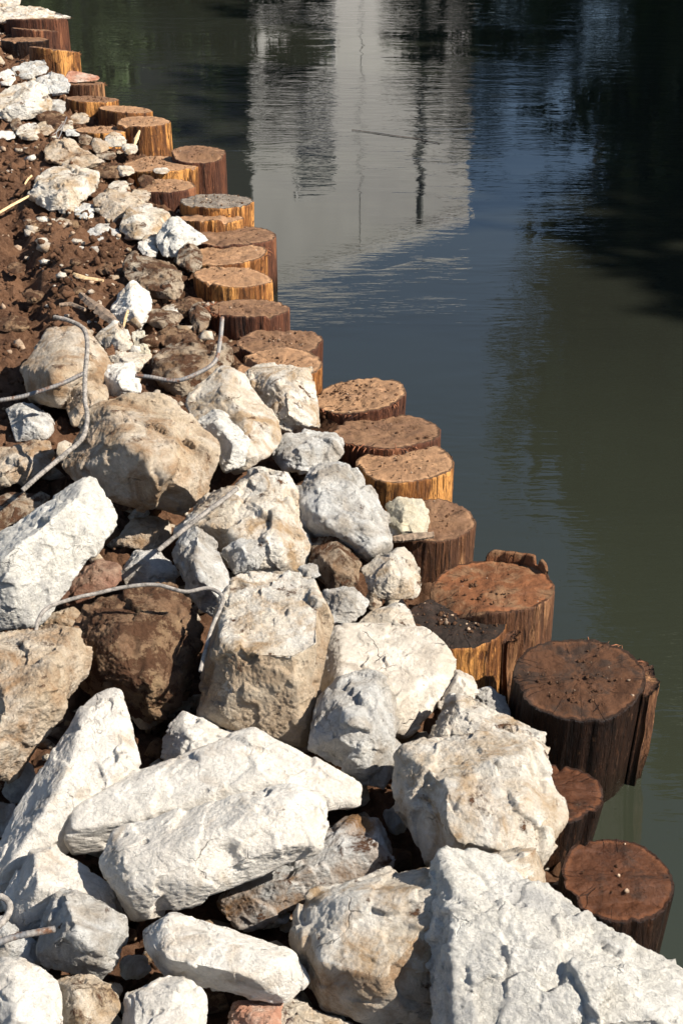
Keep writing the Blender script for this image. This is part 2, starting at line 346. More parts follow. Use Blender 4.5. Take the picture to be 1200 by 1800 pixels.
# ------------------------------------------------------------------ ground sheet
line = sorted([(q[0][1], q[0][0]) for q in PL]); ly = np.array([a for a, b in line]); lx = np.array([b for a, b in line])
k = np.polyfit(ly, lx, 2)
def post_line(y):
    w_ = np.exp(-((y.reshape(-1, 1)-ly[None])/.35)**2)+1e-9
    loc = (w_*lx[None]).sum(1)/w_.sum(1)
    return np.where(y < ly[0], lx[0]+(y-ly[0])*(-.33), np.where(y > ly[-1], lx[-1]+(y-ly[-1])*(-.33), loc))-.02
def smooth(x, a, b):
    t = np.clip((x-a)/(b-a), 0, 1); return t*t*(3-2*t)
def ground_z(x, y, detail=True):
    P = np.stack([x, y, np.zeros_like(x)], -1)
    v = P-EYE; d = np.maximum(v@FWD, .3); py = 900-F*(v@UPV)/d; px = 600+F*(v@RGT)/d
    py = np.where(y < .8, 3000, py)
    s = post_line(y)-x                                   # metres inland of the post line
    base = -.135+.115*smooth(-py, -960, -740)
    base = base-.05*smooth(s, .45, .05)
    # furrow in the soil and a low hump at its right
    fur = np.exp(-((px-(20+.22*(py-380)))/26)**2)*smooth(py, 330, 400)*smooth(-py, -620, -560)
    hump = np.exp(-((px-(115+.25*(py-400)))/60)**2)*smooth(py, 380, 430)*smooth(-py, -580, -520)
    base = base-.05*fur+.045*hump
    z = base
    if detail:
        near = (abs(x) < 6) & (y > 0) & (y < 14)
        if near.any():
            q = P[near]; a = fbm(q*6, 4, .55)*.024+np.maximum(0, fbm(q*14+5, 4, .6))*.042+fbm(q*45, 3, .6)*.005
            zz = z.copy(); zz[near] += a; z = zz
    z = z*(s > 0)+(-1.4)*(s <= 0)                  # river bed beyond the posts
    fb = smooth(y+.25*x, 24, 27)*(s <= 0)             # far bank
    z = np.where(fb > 0, -1.4+fb*1.9, z)
    rb = smooth(x-.15*y, 9, 11)                          # right bank
    z = np.where(rb > 0, np.maximum(z, -1.4+rb*1.9), z)
    return z
def axis(lo, hi, step, far):
    a = list(np.arange(lo, hi, step)); s = step; x = hi
    up = []
    while x < far: up.append(x); s *= 1.35; x += s
    dn = []; s = step; x = lo
    while x > -far: s *= 1.35; x -= s; dn.append(x)
    return np.array(dn[::-1]+a+up)
gx = axis(-3.0, 1.5, .014, 400); gy = axis(1.0, 11.5, .018, 400)
X, Y = np.meshgrid(gx, gy, indexing='ij'); x = X.ravel(); y = Y.ravel()
Z = ground_z(x, y)
g = obj('ground', mesh('ground', np.stack([x, y, Z], -1), grid_faces(len(gx), len(gy))[:, ::-1], M['soil'])); tag(g, kind='structure')
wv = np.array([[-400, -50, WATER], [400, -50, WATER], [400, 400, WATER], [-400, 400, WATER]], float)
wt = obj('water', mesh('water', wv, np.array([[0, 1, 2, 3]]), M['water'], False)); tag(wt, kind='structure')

# ------------------------------------------------------------------ post builder
def build_post(i, p):
    px, py, wpx, zt, sm, tm, label, op = p
    (c, r) = PL[i]; c = c.copy()
    rs = np.random.default_rng(100+i)
    far = c[1] > 6.5
    nt_ = 160 if not far else 96; nz = 60 if not far else 36
    root = obj('timber_post', None, None, (c[0], c[1], -.9)); root.empty_display_size = .1
    tag(root, label, 'post', 'timber posts driven along the water edge')
    tilt = rs.normal(0, .045, 2); tilt[1] -= .035 + (.07 if c[1] > 5 else 0)      # sawn top plane dips to the camera
    lean = np.array(op.get('lean', rs.normal(0, .02, 2)))
    th = np.linspace(0, 2*math.pi, nt_, endpoint=False)
    seed = i*13.7
    if 'step' in op: sdx, sdy, so, sdrop, sw = op['step']
    else:
        an = rs.uniform(0, 6.283); sdx, sdy, so, sdrop, sw = math.cos(an), math.sin(an), rs.uniform(.25, .8), rs.choice([0, .006, .012, .02]), rs.choice([.004, .03, .08])
    def step(X_, Y_): return -sdrop*smooth(X_*sdx+Y_*sdy, so*r, so*r+sw)
    def prof(th, zz):                        # radius with flutes, splits and waviness
        q = np.stack([np.cos(th)*1.3+seed, np.sin(th)*1.3, zz*.6], -1)
        q2 = np.stack([np.cos(th)*7+seed, np.sin(th)*7, zz*1.2], -1)
        q3 = np.stack([np.cos(th)*22+seed, np.sin(th)*22, zz*2.5], -1)
        return r*(1+.075*perlin(q)+.020*perlin(q2)+.007*perlin(q3)*(1+2*perlin(q))-.05*np.maximum(0, perlin(q2*.45+31)-.30)*3-.03*np.maximum(0, perlin(q2*1.7+3)-.25)*2)
    hgt = .62
    V = []
    zs = np.concatenate([[0, .003, .008], np.linspace(.015, hgt, nz-3)])
    for k_, dz in enumerate(zs):
        rr = prof(th, np.full(nt_, dz))
        edge = 1-.012*(k_ == 0)
        rr = rr*edge*(1+op.get('flare', 0)*dz/hgt)
        xx = rr*np.cos(th)+lean[0]*(-dz); yy = rr*np.sin(th)+lean[1]*(-dz)
        topz = xx*tilt[0]+yy*tilt[1]+step(xx, yy)
        chew = .004*perlin(np.stack([np.cos(th)*9+seed, np.sin(th)*9, th*0], -1))-.05*np.maximum(0, perlin(np.stack([np.cos(th)*3.1+seed*2, np.sin(th)*3.1, th*0], -1))-.42)
        zz = .9+zt-dz+(topz+chew)*max(0, 1-dz/.14)
        V.append(np.stack([xx, yy, zz], -1))
    V = np.concatenate(V); Fc = grid_faces(nz, nt_, True)
    obj('shaft', mesh('shaft', V, Fc[:, ::-1], M[sm]), root)
    # sawn face
    nr = 30 if not far else 16
    rim = V[:nt_]; W = []
    for k_ in range(nr+1):
        f = k_/nr
        xy = rim[:, :2]*f
        base = .9+zt+xy[:, 0]*tilt[0]+xy[:, 1]*tilt[1]+step(xy[:, 0], xy[:, 1])
        e = (rim[:, 2]-(.9+zt+rim[:, 0]*tilt[0]+rim[:, 1]*tilt[1]+step(rim[:, 0], rim[:, 1])))*f**6
        nzv = fbm(np.stack([xy[:, 0]*18+seed, xy[:, 1]*18, xy[:, 0]*0], -1), 4, .6)*.006*(1-f**10)
        W.append(np.column_stack([xy, base+e+nzv]))
    W = np.concatenate(W)
    cf = obj('cut_face', mesh('cut_face', W, grid_faces(nr+1, nt_, True)[:, ::-1], M[tm]), root, (0, 0, 0))
    ra = cf.data.attributes.new('radial', 'FLOAT', 'POINT'); ra.data.foreach_set('value', np.repeat(np.arange(nr+1)/nr, nt_).astype(np.float32))
    # bark plates: (angle0, angle1 in half turns, top, bottom, gap, thickness)
    for (a0, a1, zt2, zb, gap, tk) in op.get('bark', []):
        n1, n2 = 26, 50; aa = np.linspace(a0, a1, n1)*math.pi*.5; hz = np.linspace(zt2, zb, n2)
        A, H = np.meshgrid(aa, hz, indexing='ij'); A = A.ravel(); H = H.ravel()
        nn = fbm(np.stack([A*9+seed, H*4, A*0], -1), 4, .6)
        ends = .012*perlin(np.stack([A*14+seed, A*0, A*0], -1))*(H > zt2-.01)
        U = np.tile(np.linspace(0, 1, n1)[:, None], (1, n2)).ravel()
        taper = np.sin(np.pi*np.clip(U, .02, .98))**.35
        ro = r*(1.03)+gap+tk*taper*(1+.7*nn); ri = np.full_like(A, r*.97)
        O = np.stack([ro*np.cos(A)+lean[0]*H, ro*np.sin(A), .9+zt+H+ends], -1)
        I = np.stack([ri*np.cos(A)+lean[0]*H, ri*np.sin(A), .9+zt+H+ends-.004], -1)
        VV = np.concatenate([O, I]); f1 = grid_faces(n1, n2); f2 = f1[:, ::-1]+n1*n2
        e = []
        m_ = n1*n2
        for q in range(n1-1): e.append([q*n2, (q+1)*n2, m_+(q+1)*n2, m_+q*n2]); e.append([q*n2+n2-1, m_+q*n2+n2-1, m_+(q+1)*n2+n2-1, (q+1)*n2+n2-1])
        for q in range(n2-1): e.append([q, m_+q, m_+q+1, q+1]); b_ = (n1-1)*n2; e.append([b_+q, b_+q+1, m_+b_+q+1, m_+b_+q])
        obj('bark_slab', mesh('bark_slab', VV, np.concatenate([f1, f2, np.array(e)]), M['sh_brown']), root)
    if 'lip' in op:
        a0, a1, hh = op['lip']; n1 = 40; aa = np.radians(np.linspace(a0, a1, n1)); VV = []
        u = np.linspace(0, 1, n1)
        rr = prof(aa, aa*0)
        h = hh*(.25+.75*np.clip(1.3*np.sin(np.pi*u)**.4, 0, 1))*(1+.16*perlin(np.stack([u*5+.3, u*0+.4, u*0+.2], -1)))*np.where(abs(u-.22) < .04, .25, 1)
        for (dr, kz) in ((1.0, -.03), (1.005, 1), (.955, .92), (.94, -.03)):
            zz = .9+zt+rr*np.cos(aa)*tilt[0]+rr*np.sin(aa)*tilt[1]+(h*kz if kz > 0 else kz*.3)
            VV.append(np.stack([rr*dr*np.cos(aa), rr*dr*np.sin(aa), zz], -1))
        VV = np.concatenate(VV); f = grid_faces(4, n1)
        cap = np.array([[0, n1, 2*n1, 3*n1], [n1-1, 4*n1-1, 3*n1-1, 2*n1-1]])
        obj('bark_lip', mesh('bark_lip', VV, np.concatenate([f, cap]), M['tp_red'], False), root)
    if 'fib' in op:
        a0, a1, cnt, ln = op['fib']; parts = []
        for q in range(cnt):
            a = R(rs.uniform(a0, a1)); L = ln*rs.uniform(.4, 1.3); b0 = np.array([r*math.cos(a)*.99, r*math.sin(a)*.99, .9+zt-.004+(r*math.cos(a)*tilt[0]+r*math.sin(a)*tilt[1])])
            d = np.array([math.cos(a)*rs.uniform(.1, 1.1)+rs.normal(0, .4), math.sin(a)*rs.uniform(.1, 1.1)+rs.normal(0, .4), rs.uniform(-.9, .9)]); d /= np.linalg.norm(d)
            wd = rs.uniform(.0008, .0025)
            p1 = b0+d*L*.5; p2 = b0+d*L+np.array([0, 0, -L*.25])
            s1 = np.cross(d, [0, 0, 1]); s1 = s1/(np.linalg.norm(s1)+1e-6)*wd; s2 = np.cross(d, s1); s2 = s2/np.linalg.norm(s2)*wd
            v = np.array([b0+s1, b0-s1, b0+s2, p1+s1*.8, p1-s1*.8, p1+s2*.8, p2])
            f = np.array([[0, 1, 4], [0, 4, 3], [1, 2, 5], [1, 5, 4], [2, 0, 3], [2, 3, 5], [3, 4, 6], [4, 5, 6], [5, 3, 6]])
            parts.append((v, f))
        v, f = join(parts)
        tag(obj('splinters', mesh('splinters', v, f, M['fibre'], False), root), kind='stuff')
    return root, tilt
POST_T = []
for i, p in enumerate(POSTS): POST_T.append(build_post(i, p)[1])

# ------------------------------------------------------------------ rock builder
def rock(label, outline, front=(), mat='cream', z=0., t=.5, thick=.7, db=0., rough=1., p=70, chips=8, dents=(), name='boulder', cat='rock', group='boulders of the bank', base=None, mats=None, seed=None, hs=1.8, ang=26, mat2=None):
    O = np.array(outline, float)
    seed = seed if seed is not None else int(O.sum()) % 9973
    rs = np.random.default_rng(seed)
    cx, cy = O.mean(0); yb = O[:, 1].max() if base is None else base
    dbt = gdepth(cx, min(yb, 1830), z)+db
    def depth(px, py): return dbt+t*(gdepth(px, py, z)+db-dbt)
    s = dbt/F
    mw = min(np.ptp(O[:, 0]), np.ptp(O[:, 1]))
    pts = [EYE+ray(a, b)*depth(a, b) for a, b in O]
    for a, b, h in front: pts.append(EYE+ray(a, b)*(depth(a, b)-h*hs*s))
    for a, b in O:
        a2, b2 = cx+(a-cx)*.72, cy+(b-cy)*.72
        pts.append(EYE+ray(a2, b2)*(depth(a2, b2)+thick*mw*s*.75))
    pts = np.array(pts)
    bm = bmesh.new()
    for q in pts: bm.verts.new(q)
    bmesh.ops.convex_hull(bm, input=bm.verts); bm.normal_update()
    hv = [v for v in bm.verts if v.link_faces]
    cen = np.mean([v.co[:] for v in hv], axis=0)
    fs = sorted([(f.calc_area(), np.array(f.normal[:]), np.array(f.calc_center_median()[:])-cen) for f in bm.faces], key=lambda q: -q[0])
    bm.free(); grp = []
    for ar, n_, c_ in fs:                       # near-coplanar hull faces merge into one broad fracture face
        if ar < 1e-8: continue
        if n_@c_ < 0: n_ = -n_
        for g_ in grp:
            if n_@(g_[3]) > math.cos(R(ang)): g_[0] += n_*ar; g_[1] += c_*ar; g_[2] += ar; break
        else: grp.append([n_*ar, c_*ar, ar, n_])
    Nn = []; D = []
    for sn, sc_, sa, _ in grp:
        n_ = sn/np.linalg.norm(sn); Nn.append(n_); D.append(max(n_@(sc_/sa), 1e-3))
    Nn = np.array(Nn); D = np.array(D)
    hp = pts-cen
    for _ in range(chips):                      # broken-off corners
        v = rs.normal(size=3); v /= np.linalg.norm(v)
        sup = (hp@v).max(); Nn = np.vstack([Nn, v]); D = np.append(D, sup*rs.uniform(.85, .95))
    w_, U = np.linalg.eigh(np.cov(hp.T)); ext = np.array([abs(hp@U[:, j]).max() for j in range(3)])
    pxs = max(np.ptp(O[:, 0]), np.ptp(O[:, 1]))
    lvl = 7 if pxs > 190 else 6 if pxs > 75 else 5 if pxs > 35 else 4
    iv, fc = ico(lvl)
    d = (iv*ext)@U.T
    a = np.maximum(0, d@Nn.T)/D
    rr = (a**p).sum(1)**(-1/p)
    Pn = d*rr[:, None]
    wgt = a**p; nrm = (wgt/wgt.sum(1)[:, None])@Nn; nrm /= np.linalg.norm(nrm, axis=1)[:, None]
    size = float(np.prod(ext)**(1/3))
    o = rs.uniform(0, 50, 3)
    Q = Pn/size
    disp = size*rough*(.020*fbm(Q*1.3+o, 2)+.012*fbm(Q*3.2+o, 3, .6)+.013*fbm(Q*8+o, 4, .62, True)+.010*fbm(Q*24+o, 3, .68))
    warp = Q+.10*np.stack([perlin(Q*5+o), perlin(Q*5+o+9), perlin(Q*5+o+21)], -1)
    for K, am, sh, jump in ((9, .10, 160, .012), (70, .12, 260, .006)):           # fracture facets: tilted cells with ledges between
        if lvl < 6 and K > 20: K = 30
        sd_ = Q[rs.integers(0, len(Q), K)]; tl = rs.normal(size=(K, 3)); tl /= np.linalg.norm(tl, axis=1)[:, None]
        of = rs.normal(size=K)*jump
        dist = np.sqrt(np.maximum(0, (warp**2).sum(1)[:, None]+(sd_**2).sum(1)[None]-2*warp@sd_.T)).astype(np.float32)
        W_ = np.exp(-sh*(dist-dist.min(1)[:, None])); W_ /= W_.sum(1)[:, None]
        val = Q@tl.T-(sd_*tl).sum(1)[None]
        disp += size*rough*((W_*(am*val*(1 if K < 20 else 1.5)+of)).sum(1))
    Pn = Pn+nrm*disp[:, None]
    for (dx, dy, rad, dep) in dents:
        c_ = EYE+ray(dx, dy)*depth(dx, dy)
        W = Pn+cen; v_ = W-EYE; zc = v_@FWD
        qx = 600+F*(v_@RGT)/zc; qy = 900-F*(v_@UPV)/zc
        fall = np.exp(-((qx-dx)**2+(qy-dy)**2)/rad**2)*(zc < dbt+size)
        Pn = Pn+FWD*(fall*dep*s)[:, None]
    me = mesh(name, Pn, fc, [M[mat]] if not mats else [M[m_] for m_ in mats])
    if mat2:                                     # weathered, browner sides: steep faces also darkened to paint in their shade
        me.materials.append(M[mat2]); nz_ = nrm[fc[:, 0], 2]+.25*perlin(Q[fc[:, 0]]*3+o)+.12*perlin(Q[fc[:, 0]]*14+o)
        me.polygons.foreach_set('material_index', (nz_ < .50).astype(np.int32))
    ob = obj(name, me, None, cen)
    tag(ob, label, cat, group)
    return ob
exec_rocks = []
G1 = 'boulders and broken slabs in the foreground'; G2 = 'stones on the soil bank'
def rk(label, o, f=(), m='cream', **k):
    k.setdefault('group', G1); rock(label, o, f, m, **k)
def st(label, cx, cy, wx, wy, m='cream', rot=0, **k):      # a small stone from a centre and a size in pixels
    rs = np.random.default_rng(int(cx*7+cy*3)); o = []
    for j in range(9):
        a = 2*math.pi*j/9+rs.uniform(-.2, .2); q = rs.uniform(.85, 1.1)
        ux, uy = math.cos(a)*wx/2*q, math.sin(a)*wy/2*q
        o.append((cx+ux*math.cos(rot)-uy*math.sin(rot), cy+ux*math.sin(rot)+uy*math.cos(rot)))
    mn = min(wx, wy)
    f = [(cx+rs.uniform(-.2, .1)*wx, cy-rs.uniform(.05, .2)*wy, mn*.35), (cx+rs.uniform(-.1, .2)*wx, cy+rs.uniform(.05, .2)*wy, mn*.35)]
    k.setdefault('group', G2); k.setdefault('name', 'stone'); k.setdefault('cat', 'stone'); k.setdefault('t', .7)
    rock(label, o, f, m, **k)

# --- bottom right
rk('huge bright white concrete slab filling the bottom right corner', [(765,1512),(855,1506),(905,1540),(965,1578),(1075,1622),(1105,1655),(1165,1698),(1240,1755),(1260,1860),(735,1870),(735,1760),(738,1650),(750,1560)],
   [(790,1560,45),(775,1700,55),(780,1820,60),(960,1660,75),(1090,1720,60),(1180,1830,60)], 'bright', t=.55, z=.02, thick=.5, hs=1.3, rough=1.0, chips=5)
rk('big tan boulder with a smooth shaded front, partly under the bright corner slab', [(515,1605),(545,1565),(640,1542),(770,1515),(850,1490),(985,1474),(992,1560),(900,1650),(760,1790),(640,1805),(560,1775),(515,1690)],
   [(535,1595,25),(600,1580,50),(720,1565,70),(850,1530,50),(560,1690,50),(690,1730,60),(730,1620,70)], 'cream', t=.45, z=-.03, base=1760, p=50, chips=6, rough=.6, mat2='tan')
rk('big white layered boulder leaning against the low wet post', [(688,1370),(705,1320),(770,1290),(835,1273),(870,1295),(950,1310),(965,1340),(990,1430),(1003,1465),(995,1510),(900,1545),(745,1525),(715,1470),(690,1410)],
   [(735,1345,40),(790,1400,80),(900,1370,75),(960,1430,45),(770,1480,60),(870,1490,70)], 'cream', t=.45, z=.0, rough=.8, base=1530, seed=77)
rk('grey topped flat rock between the layered boulder and the smooth pale slab', [(745,1310),(762,1262),(790,1224),(850,1240),(900,1270),(950,1288),(978,1325),(960,1345),(850,1330),(780,1310)],
   [(800,1250,25),(880,1290,30),(940,1315,20),(780,1290,20)], 'cream', t=.6, z=-.02)
rk('smooth pale slab with small dark pits, beside the soiled post top', [(566,1112),(620,1098),(700,1093),(760,1110),(800,1150),(804,1195),(782,1238),(742,1272),(700,1312),(600,1300),(556,1210)],
   [(600,1120,25),(700,1110,20),(775,1150,15),(780,1192,25),(690,1240,58),(590,1240,60)], 'pale', t=.55, z=-.01, db=.10, base=1290, rough=.45, chips=4, p=30)
rk('small pale wedge of rock jammed right of the smooth slab', [(770,1245),(798,1172),(828,1188),(842,1215),(820,1240),(780,1260)], [(805,1195,15),(820,1225,12)], 'pale', t=.6, z=-.04)
rk('bluish shaded rock at the foot of the thick dark post', [(815,1222),(858,1204),(885,1225),(900,1262),(860,1270),(825,1250)], [(858,1225,12)], 'grey', t=.7, z=-.08)
# --- centre
rk('tall cream boulder with a flat sunlit top and brown streaked front', [(372,1090),(385,1040),(405,1010),(445,1000),(555,1005),(566,1060),(576,1110),(562,1200),(547,1290),(535,1316),(440,1296),(345,1272),(352,1180)],
   [(420,1025,8),(540,1020,8),(384,1130,66),(450,1150,82),(520,1150,80),(563,1132,66),(360,1262,12),(440,1292,14),(533,1308,8)], 'cream', t=.35, z=-.02, thick=.6, p=60, chips=2, rough=.8, seed=61, ang=18, mat2='browned', hs=1.9)
rk('brown earth crusted boulder left of the tall cream one', [(100,1130),(130,1075),(200,1040),(300,1028),(345,1058),(353,1120),(337,1200),(320,1243),(270,1275),(200,1245),(140,1225)],
   [(215,1075,60),(310,1070,35),(225,1190,80),(300,1200,45),(210,1130,80)], 'crust', t=.4, z=-.03, rough=1.2, p=36)
rk('long white slab at the left edge with a shaded upper side', [(205,890),(196,935),(170,975),(110,1062),(40,1112),(0,1128),(-70,1130),(-100,1010),(0,942),(60,895),(140,842),(165,838),(183,862)],
   [(132,865,60),(60,940,75),(-10,1000,75),(30,1080,25),(130,1000,20)], 'bright', t=.35, z=.06, thick=.5, p=30, chips=4, rough=.7, base=1090)
rk('rough tan and white boulder at the left edge under the earthy one', [(-50,1140),(40,1118),(145,1103),(156,1140),(126,1190),(121,1250),(60,1312),(0,1372),(-70,1390)],
   [(110,1130,40),(85,1200,80),(0,1170,70),(0,1270,85),(-20,1340,50)], 'tan', t=.4, z=.0, rough=1.1)
rk('upright white slab with a rounded tip, like a shark fin', [(188,1208),(205,1200),(217,1215),(222,1255),(240,1292),(249,1350),(226,1390),(130,1480),(60,1575),(0,1610),(-40,1610),(-15,1510),(48,1375),(130,1268),(160,1228)],
   [(180,1245,22),(215,1290,22),(215,1360,28),(80,1400,42),(20,1530,30),(130,1300,26)], 'white', t=.35, z=-.02, thick=.25, p=30, chips=2, rough=.5, base=1500)
rk('white block with a shaded pinkish left face, behind the long slabs', [(284,1300),(318,1258),(350,1268),(420,1285),(450,1305),(400,1345),(300,1365),(282,1342)], [(325,1275,28),(340,1320,45),(410,1310,25)], 'white', t=.4, z=-.04, p=30, chips=3)
rk('long narrow white slab, the upper of the two lying slabs', [(90,1480),(95,1438),(115,1405),(210,1380),(280,1350),(350,1315),(440,1284),(490,1318),(560,1330),(605,1358),(655,1385),(656,1410),(600,1428),(500,1405),(420,1398),(330,1430),(180,1492),(105,1502)],
   [(125,1412,22),(280,1368,34),(430,1310,38),(120,1470,40),(300,1415,50),(440,1365,50),(560,1370,32)], 'white', t=.3, z=.0, thick=.8, p=44, chips=5, rough=.55, base=1470, hs=1.35)
rk('long thick white slab, the lower of the two lying slabs', [(165,1512),(190,1475),(260,1440),(420,1400),(540,1378),(585,1395),(593,1440),(576,1482),(520,1522),(440,1560),(390,1572),(300,1592),(210,1617),(204,1575),(180,1550)],
   [(205,1500,35),(225,1560,40),(380,1460,60),(380,1545,55),(550,1415,40),(540,1470,40),(290,1500,55)], 'white', t=.3, z=.05, thick=.6, p=44, chips=5, rough=.7, base=1560, hs=1.35, dents=[(400,1510,26,26)])
rk('grey rock with a brown straw and soil patch, poking out from under the lower slab', [(360,1600),(410,1560),(500,1500),(590,1450),(620,1434),(685,1440),(701,1480),(695,1512),(650,1542),(560,1580),(520,1600),(420,1630)],
   [(640,1455,15),(650,1490,30),(590,1500,40),(520,1540,40)], 'straw', t=.5, z=-.05, base=1570)
rk('pitted grey white boulder below the smooth pale slab', [(556,1240),(562,1212),(600,1190),(650,1180),(690,1215),(702,1262),(690,1320),(640,1368),(600,1352),(545,1322),(540,1285)],
   [(595,1215,25),(670,1225,30),(610,1270,60),(680,1280,35),(590,1310,35)], 'grey', t=.45, z=-.01, rough=1.1, base=1375, db=-.03)
rk('small grey lump resting before the pitted boulder', [(605,1345),(640,1302),(690,1288),(716,1312),(700,1350),(672,1388),(625,1378)], [(655,1325,28),(680,1345,20)], 'grey', t=.5, z=-.02)
rk('white lens shaped slab lying near the bottom centre', [(245,1622),(290,1604),(330,1610),(420,1640),(490,1660),(530,1690),(549,1725),(520,1752),(450,1757),(360,1746),(290,1716),(254,1670)],
   [(285,1622,22),(290,1680,40),(400,1655,36),(400,1710,45),(500,1690,30),(500,1735,28)], 'white', t=.4, z=.0, thick=.6, p=44, chips=6, rough=.55)
rk('peaked white rock half in shade near the left edge', [(5,1590),(25,1530),(60,1490),(88,1488),(110,1510),(160,1535),(200,1560),(205,1605),(120,1650),(30,1655)], [(62,1505,25),(68,1570,45),(110,1535,20),(150,1580,25)], 'white', t=.4, z=-.03, chips=3, rough=.6, base=1640)
rk('grey peaked rock pierced by a steel bar', [(80,1610),(104,1560),(126,1558),(160,1582),(222,1610),(232,1650),(216,1692),(190,1722),(130,1718),(70,1692),(63,1660)], [(120,1575,30),(128,1640,52),(210,1645,25),(190,1690,25)], 'grey', t=.4, z=.0, rough=.8)
rk('pale rock cut by the lower left corner', [(-60,1700),(0,1684),(40,1690),(80,1705),(105,1742),(118,1800),(110,1870),(-60,1870)], [(30,1705,25),(35,1790,45),(80,1770,30)], 'white', t=.4, z=.04, rough=.7)
rk('small pale rock with a brown shaded edge on the bottom border', [(92,1725),(130,1712),(172,1715),(206,1740),(211,1770),(190,1800),(160,1870),(105,1870)], [(130,1735,25),(180,1750,18),(140,1800,30)], 'cream', t=.4, z=.01, rough=.8)
rk('pale block on the bottom border below the lens shaped slab', [(225,1752),(250,1732),(300,1715),(345,1722),(363,1752),(358,1870),(210,1870),(216,1795)], [(240,1760,25),(300,1745,28),(340,1790,25),(250,1850,40)], 'white', t=.4, z=.0, rough=.6, chips=4)
rk('rock with a brick red end on the bottom border', [(400,1800),(410,1765),(440,1752),(500,1752),(500,1880),(400,1880)], [(430,1780,20),(470,1800,30)], 'brick', t=.5, z=-.05)
rk('crumbly cream rock beside the red ended one on the bottom border', [(440,1770),(500,1748),(570,1775),(628,1800),(640,1880),(440,1880)], [(510,1775,18),(580,1800,22)], 'cream', t=.5, z=-.06)
rk('bluish shaded rock behind the lower left corner rock', [(-30,1630),(0,1610),(45,1640),(75,1662),(72,1700),(0,1715),(-30,1715)], [(20,1650,20)], 'grey', t=.5, z=-.02)
rk('dark grey shaded stone in the gap at the left edge', [(0,1392),(28,1340),(50,1336),(67,1362),(48,1405),(15,1415)], [(35,1360,15)], 'grey', t=.5, z=-.08)
rk('shaded grey stone at the left edge just under another dark one', [(-25,1425),(0,1410),(28,1412),(25,1450),(-10,1480),(-25,1470)], [(0,1430,12)], 'grey', t=.5, z=-.08)
# --- middle
rk('large overhanging tan boulder with a hollow in its sunlit face', [(92,835),(130,760),(165,712),(220,688),(290,700),(350,738),(396,790),(399,830),(368,870),(340,905),(290,907),(210,895),(150,868)],
   [(185,715,34),(250,798,66),(330,866,34),(300,742,42),(378,795,28)], 'tan', t=.3, z=.05, thick=.6, rough=.75, p=60, dents=[(330,790,24,24)], base=900, seed=5)
rk('long cream rock rising behind the overhanging boulder', [(318,700),(350,674),(395,648),(425,655),(452,690),(482,730),(491,770),(470,812),(430,835),(380,800),(330,740)], [(360,690,18),(400,685,25),(440,740,35),(440,790,30)], 'cream', t=.4, z=.03, rough=.8)
rk('white lump wedged right of the overhanging boulder', [(343,742),(372,722),(420,735),(441,780),(432,822),(400,832),(365,790)], [(385,745,25),(410,785,28)], 'bright', t=.4, z=.05, db=-.02)
rk('flat tan rock under the bent grey bar', [(262,640),(280,622),(320,604),(400,605),(416,628),(400,658),(330,690),(270,680)], [(320,625,20),(380,625,18),(310,665,25)], 'earthy', t=.6, z=.0)
rk('cream two lobed boulder leaning against the post row', [(424,662),(450,638),(500,642),(547,648),(552,700),(566,757),(520,762),(480,757),(450,712),(430,688)], [(470,660,22),(505,672,35),(530,665,20),(500,730,40),(545,730,20)], 'cream', t=.4, z=.0)
rk('bumpy grey rock between the two lobed boulder and the post row', [(474,802),(500,766),(530,755),(590,765),(606,795),(590,817),(530,834),(490,828)], [(520,778,25),(575,782,22),(530,810,28)], 'grey', t=.5, z=.0, rough=1.2)
rk('knobbly bluish white boulder beside the golden fronted post', [(518,865),(545,822),(600,812),(635,830),(660,865),(686,905),(689,950),(668,982),(640,978),(560,942),(528,922)], [(560,840,30),(620,840,28),(565,920,50),(655,900,32),(650,955,35)], 'grey', t=.4, z=.0, rough=1.2)
rk('whitish cream boulder behind the tall flat topped one', [(308,930),(370,880),(430,826),(490,812),(515,850),(546,920),(549,960),(530,1005),(440,1015),(350,970)], [(430,848,25),(495,845,22),(390,920,50),(500,930,55),(470,880,40),(480,985,45)], 'cream', t=.4, z=.0, rough=1.0, base=1000)
rk('small white lump on the cream boulder behind the flat topped one', [(384,972),(415,942),(455,940),(471,965),(455,1000),(410,1012)], [(425,960,20),(440,985,20)], 'grey', t=.4, z=.02, db=-.05)
rk('grey tooth shaped rock left of the flat topped boulder', [(340,925),(366,940),(400,1000),(406,1040),(382,1096),(355,1082),(312,1012),(301,965),(320,935)], [(342,945,20),(352,1010,45),(385,1060,20)], 'grey', t=.35, z=.0, rough=.9)
rk('small grey and tan stone above the earthy boulder', [(213,1000),(238,966),(275,962),(303,985),(311,1022),(270,1040),(220,1035)], [(250,980,22),(280,1000,20)], 'grey', t=.5, z=-.03)
rk('rusty brown rock between the white slab and the earthy boulder', [(98,1058),(138,1003),(180,986),(218,992),(212,1025),(150,1058),(112,1070)], [(160,1005,18),(190,1010,14),(150,1035,18)], 'rosy', t=.5, z=-.04)
rk('small tan stone under the thin bent bar', [(68,1105),(85,1078),(130,1066),(155,1085),(135,1115)], [(105,1085,14)], 'tan', t=.5, z=-.03)
rk('tan rock deep in the shade below the overhanging boulder', [(205,960),(225,912),(260,905),(298,915),(303,945),(270,975)], [(250,920,18),(280,935,15)], 'tan', t=.5, z=-.08)
rk('brown sided rock below the knobbly bluish boulder', [(543,950),(575,935),(620,960),(638,990),(626,1038),(580,1040),(558,1012),(545,985)], [(600,965,22),(580,1000,28),(620,1010,18)], 'earthy', t=.45, z=-.02)
rk('cream and grey rock beside the post with the stone on top', [(633,1002),(660,980),(710,958),(724,985),(746,1020),(736,1046),(690,1058),(650,1048)], [(680,985,20),(700,1010,26),(670,1030,18)], 'cream', t=.5, z=-.03)
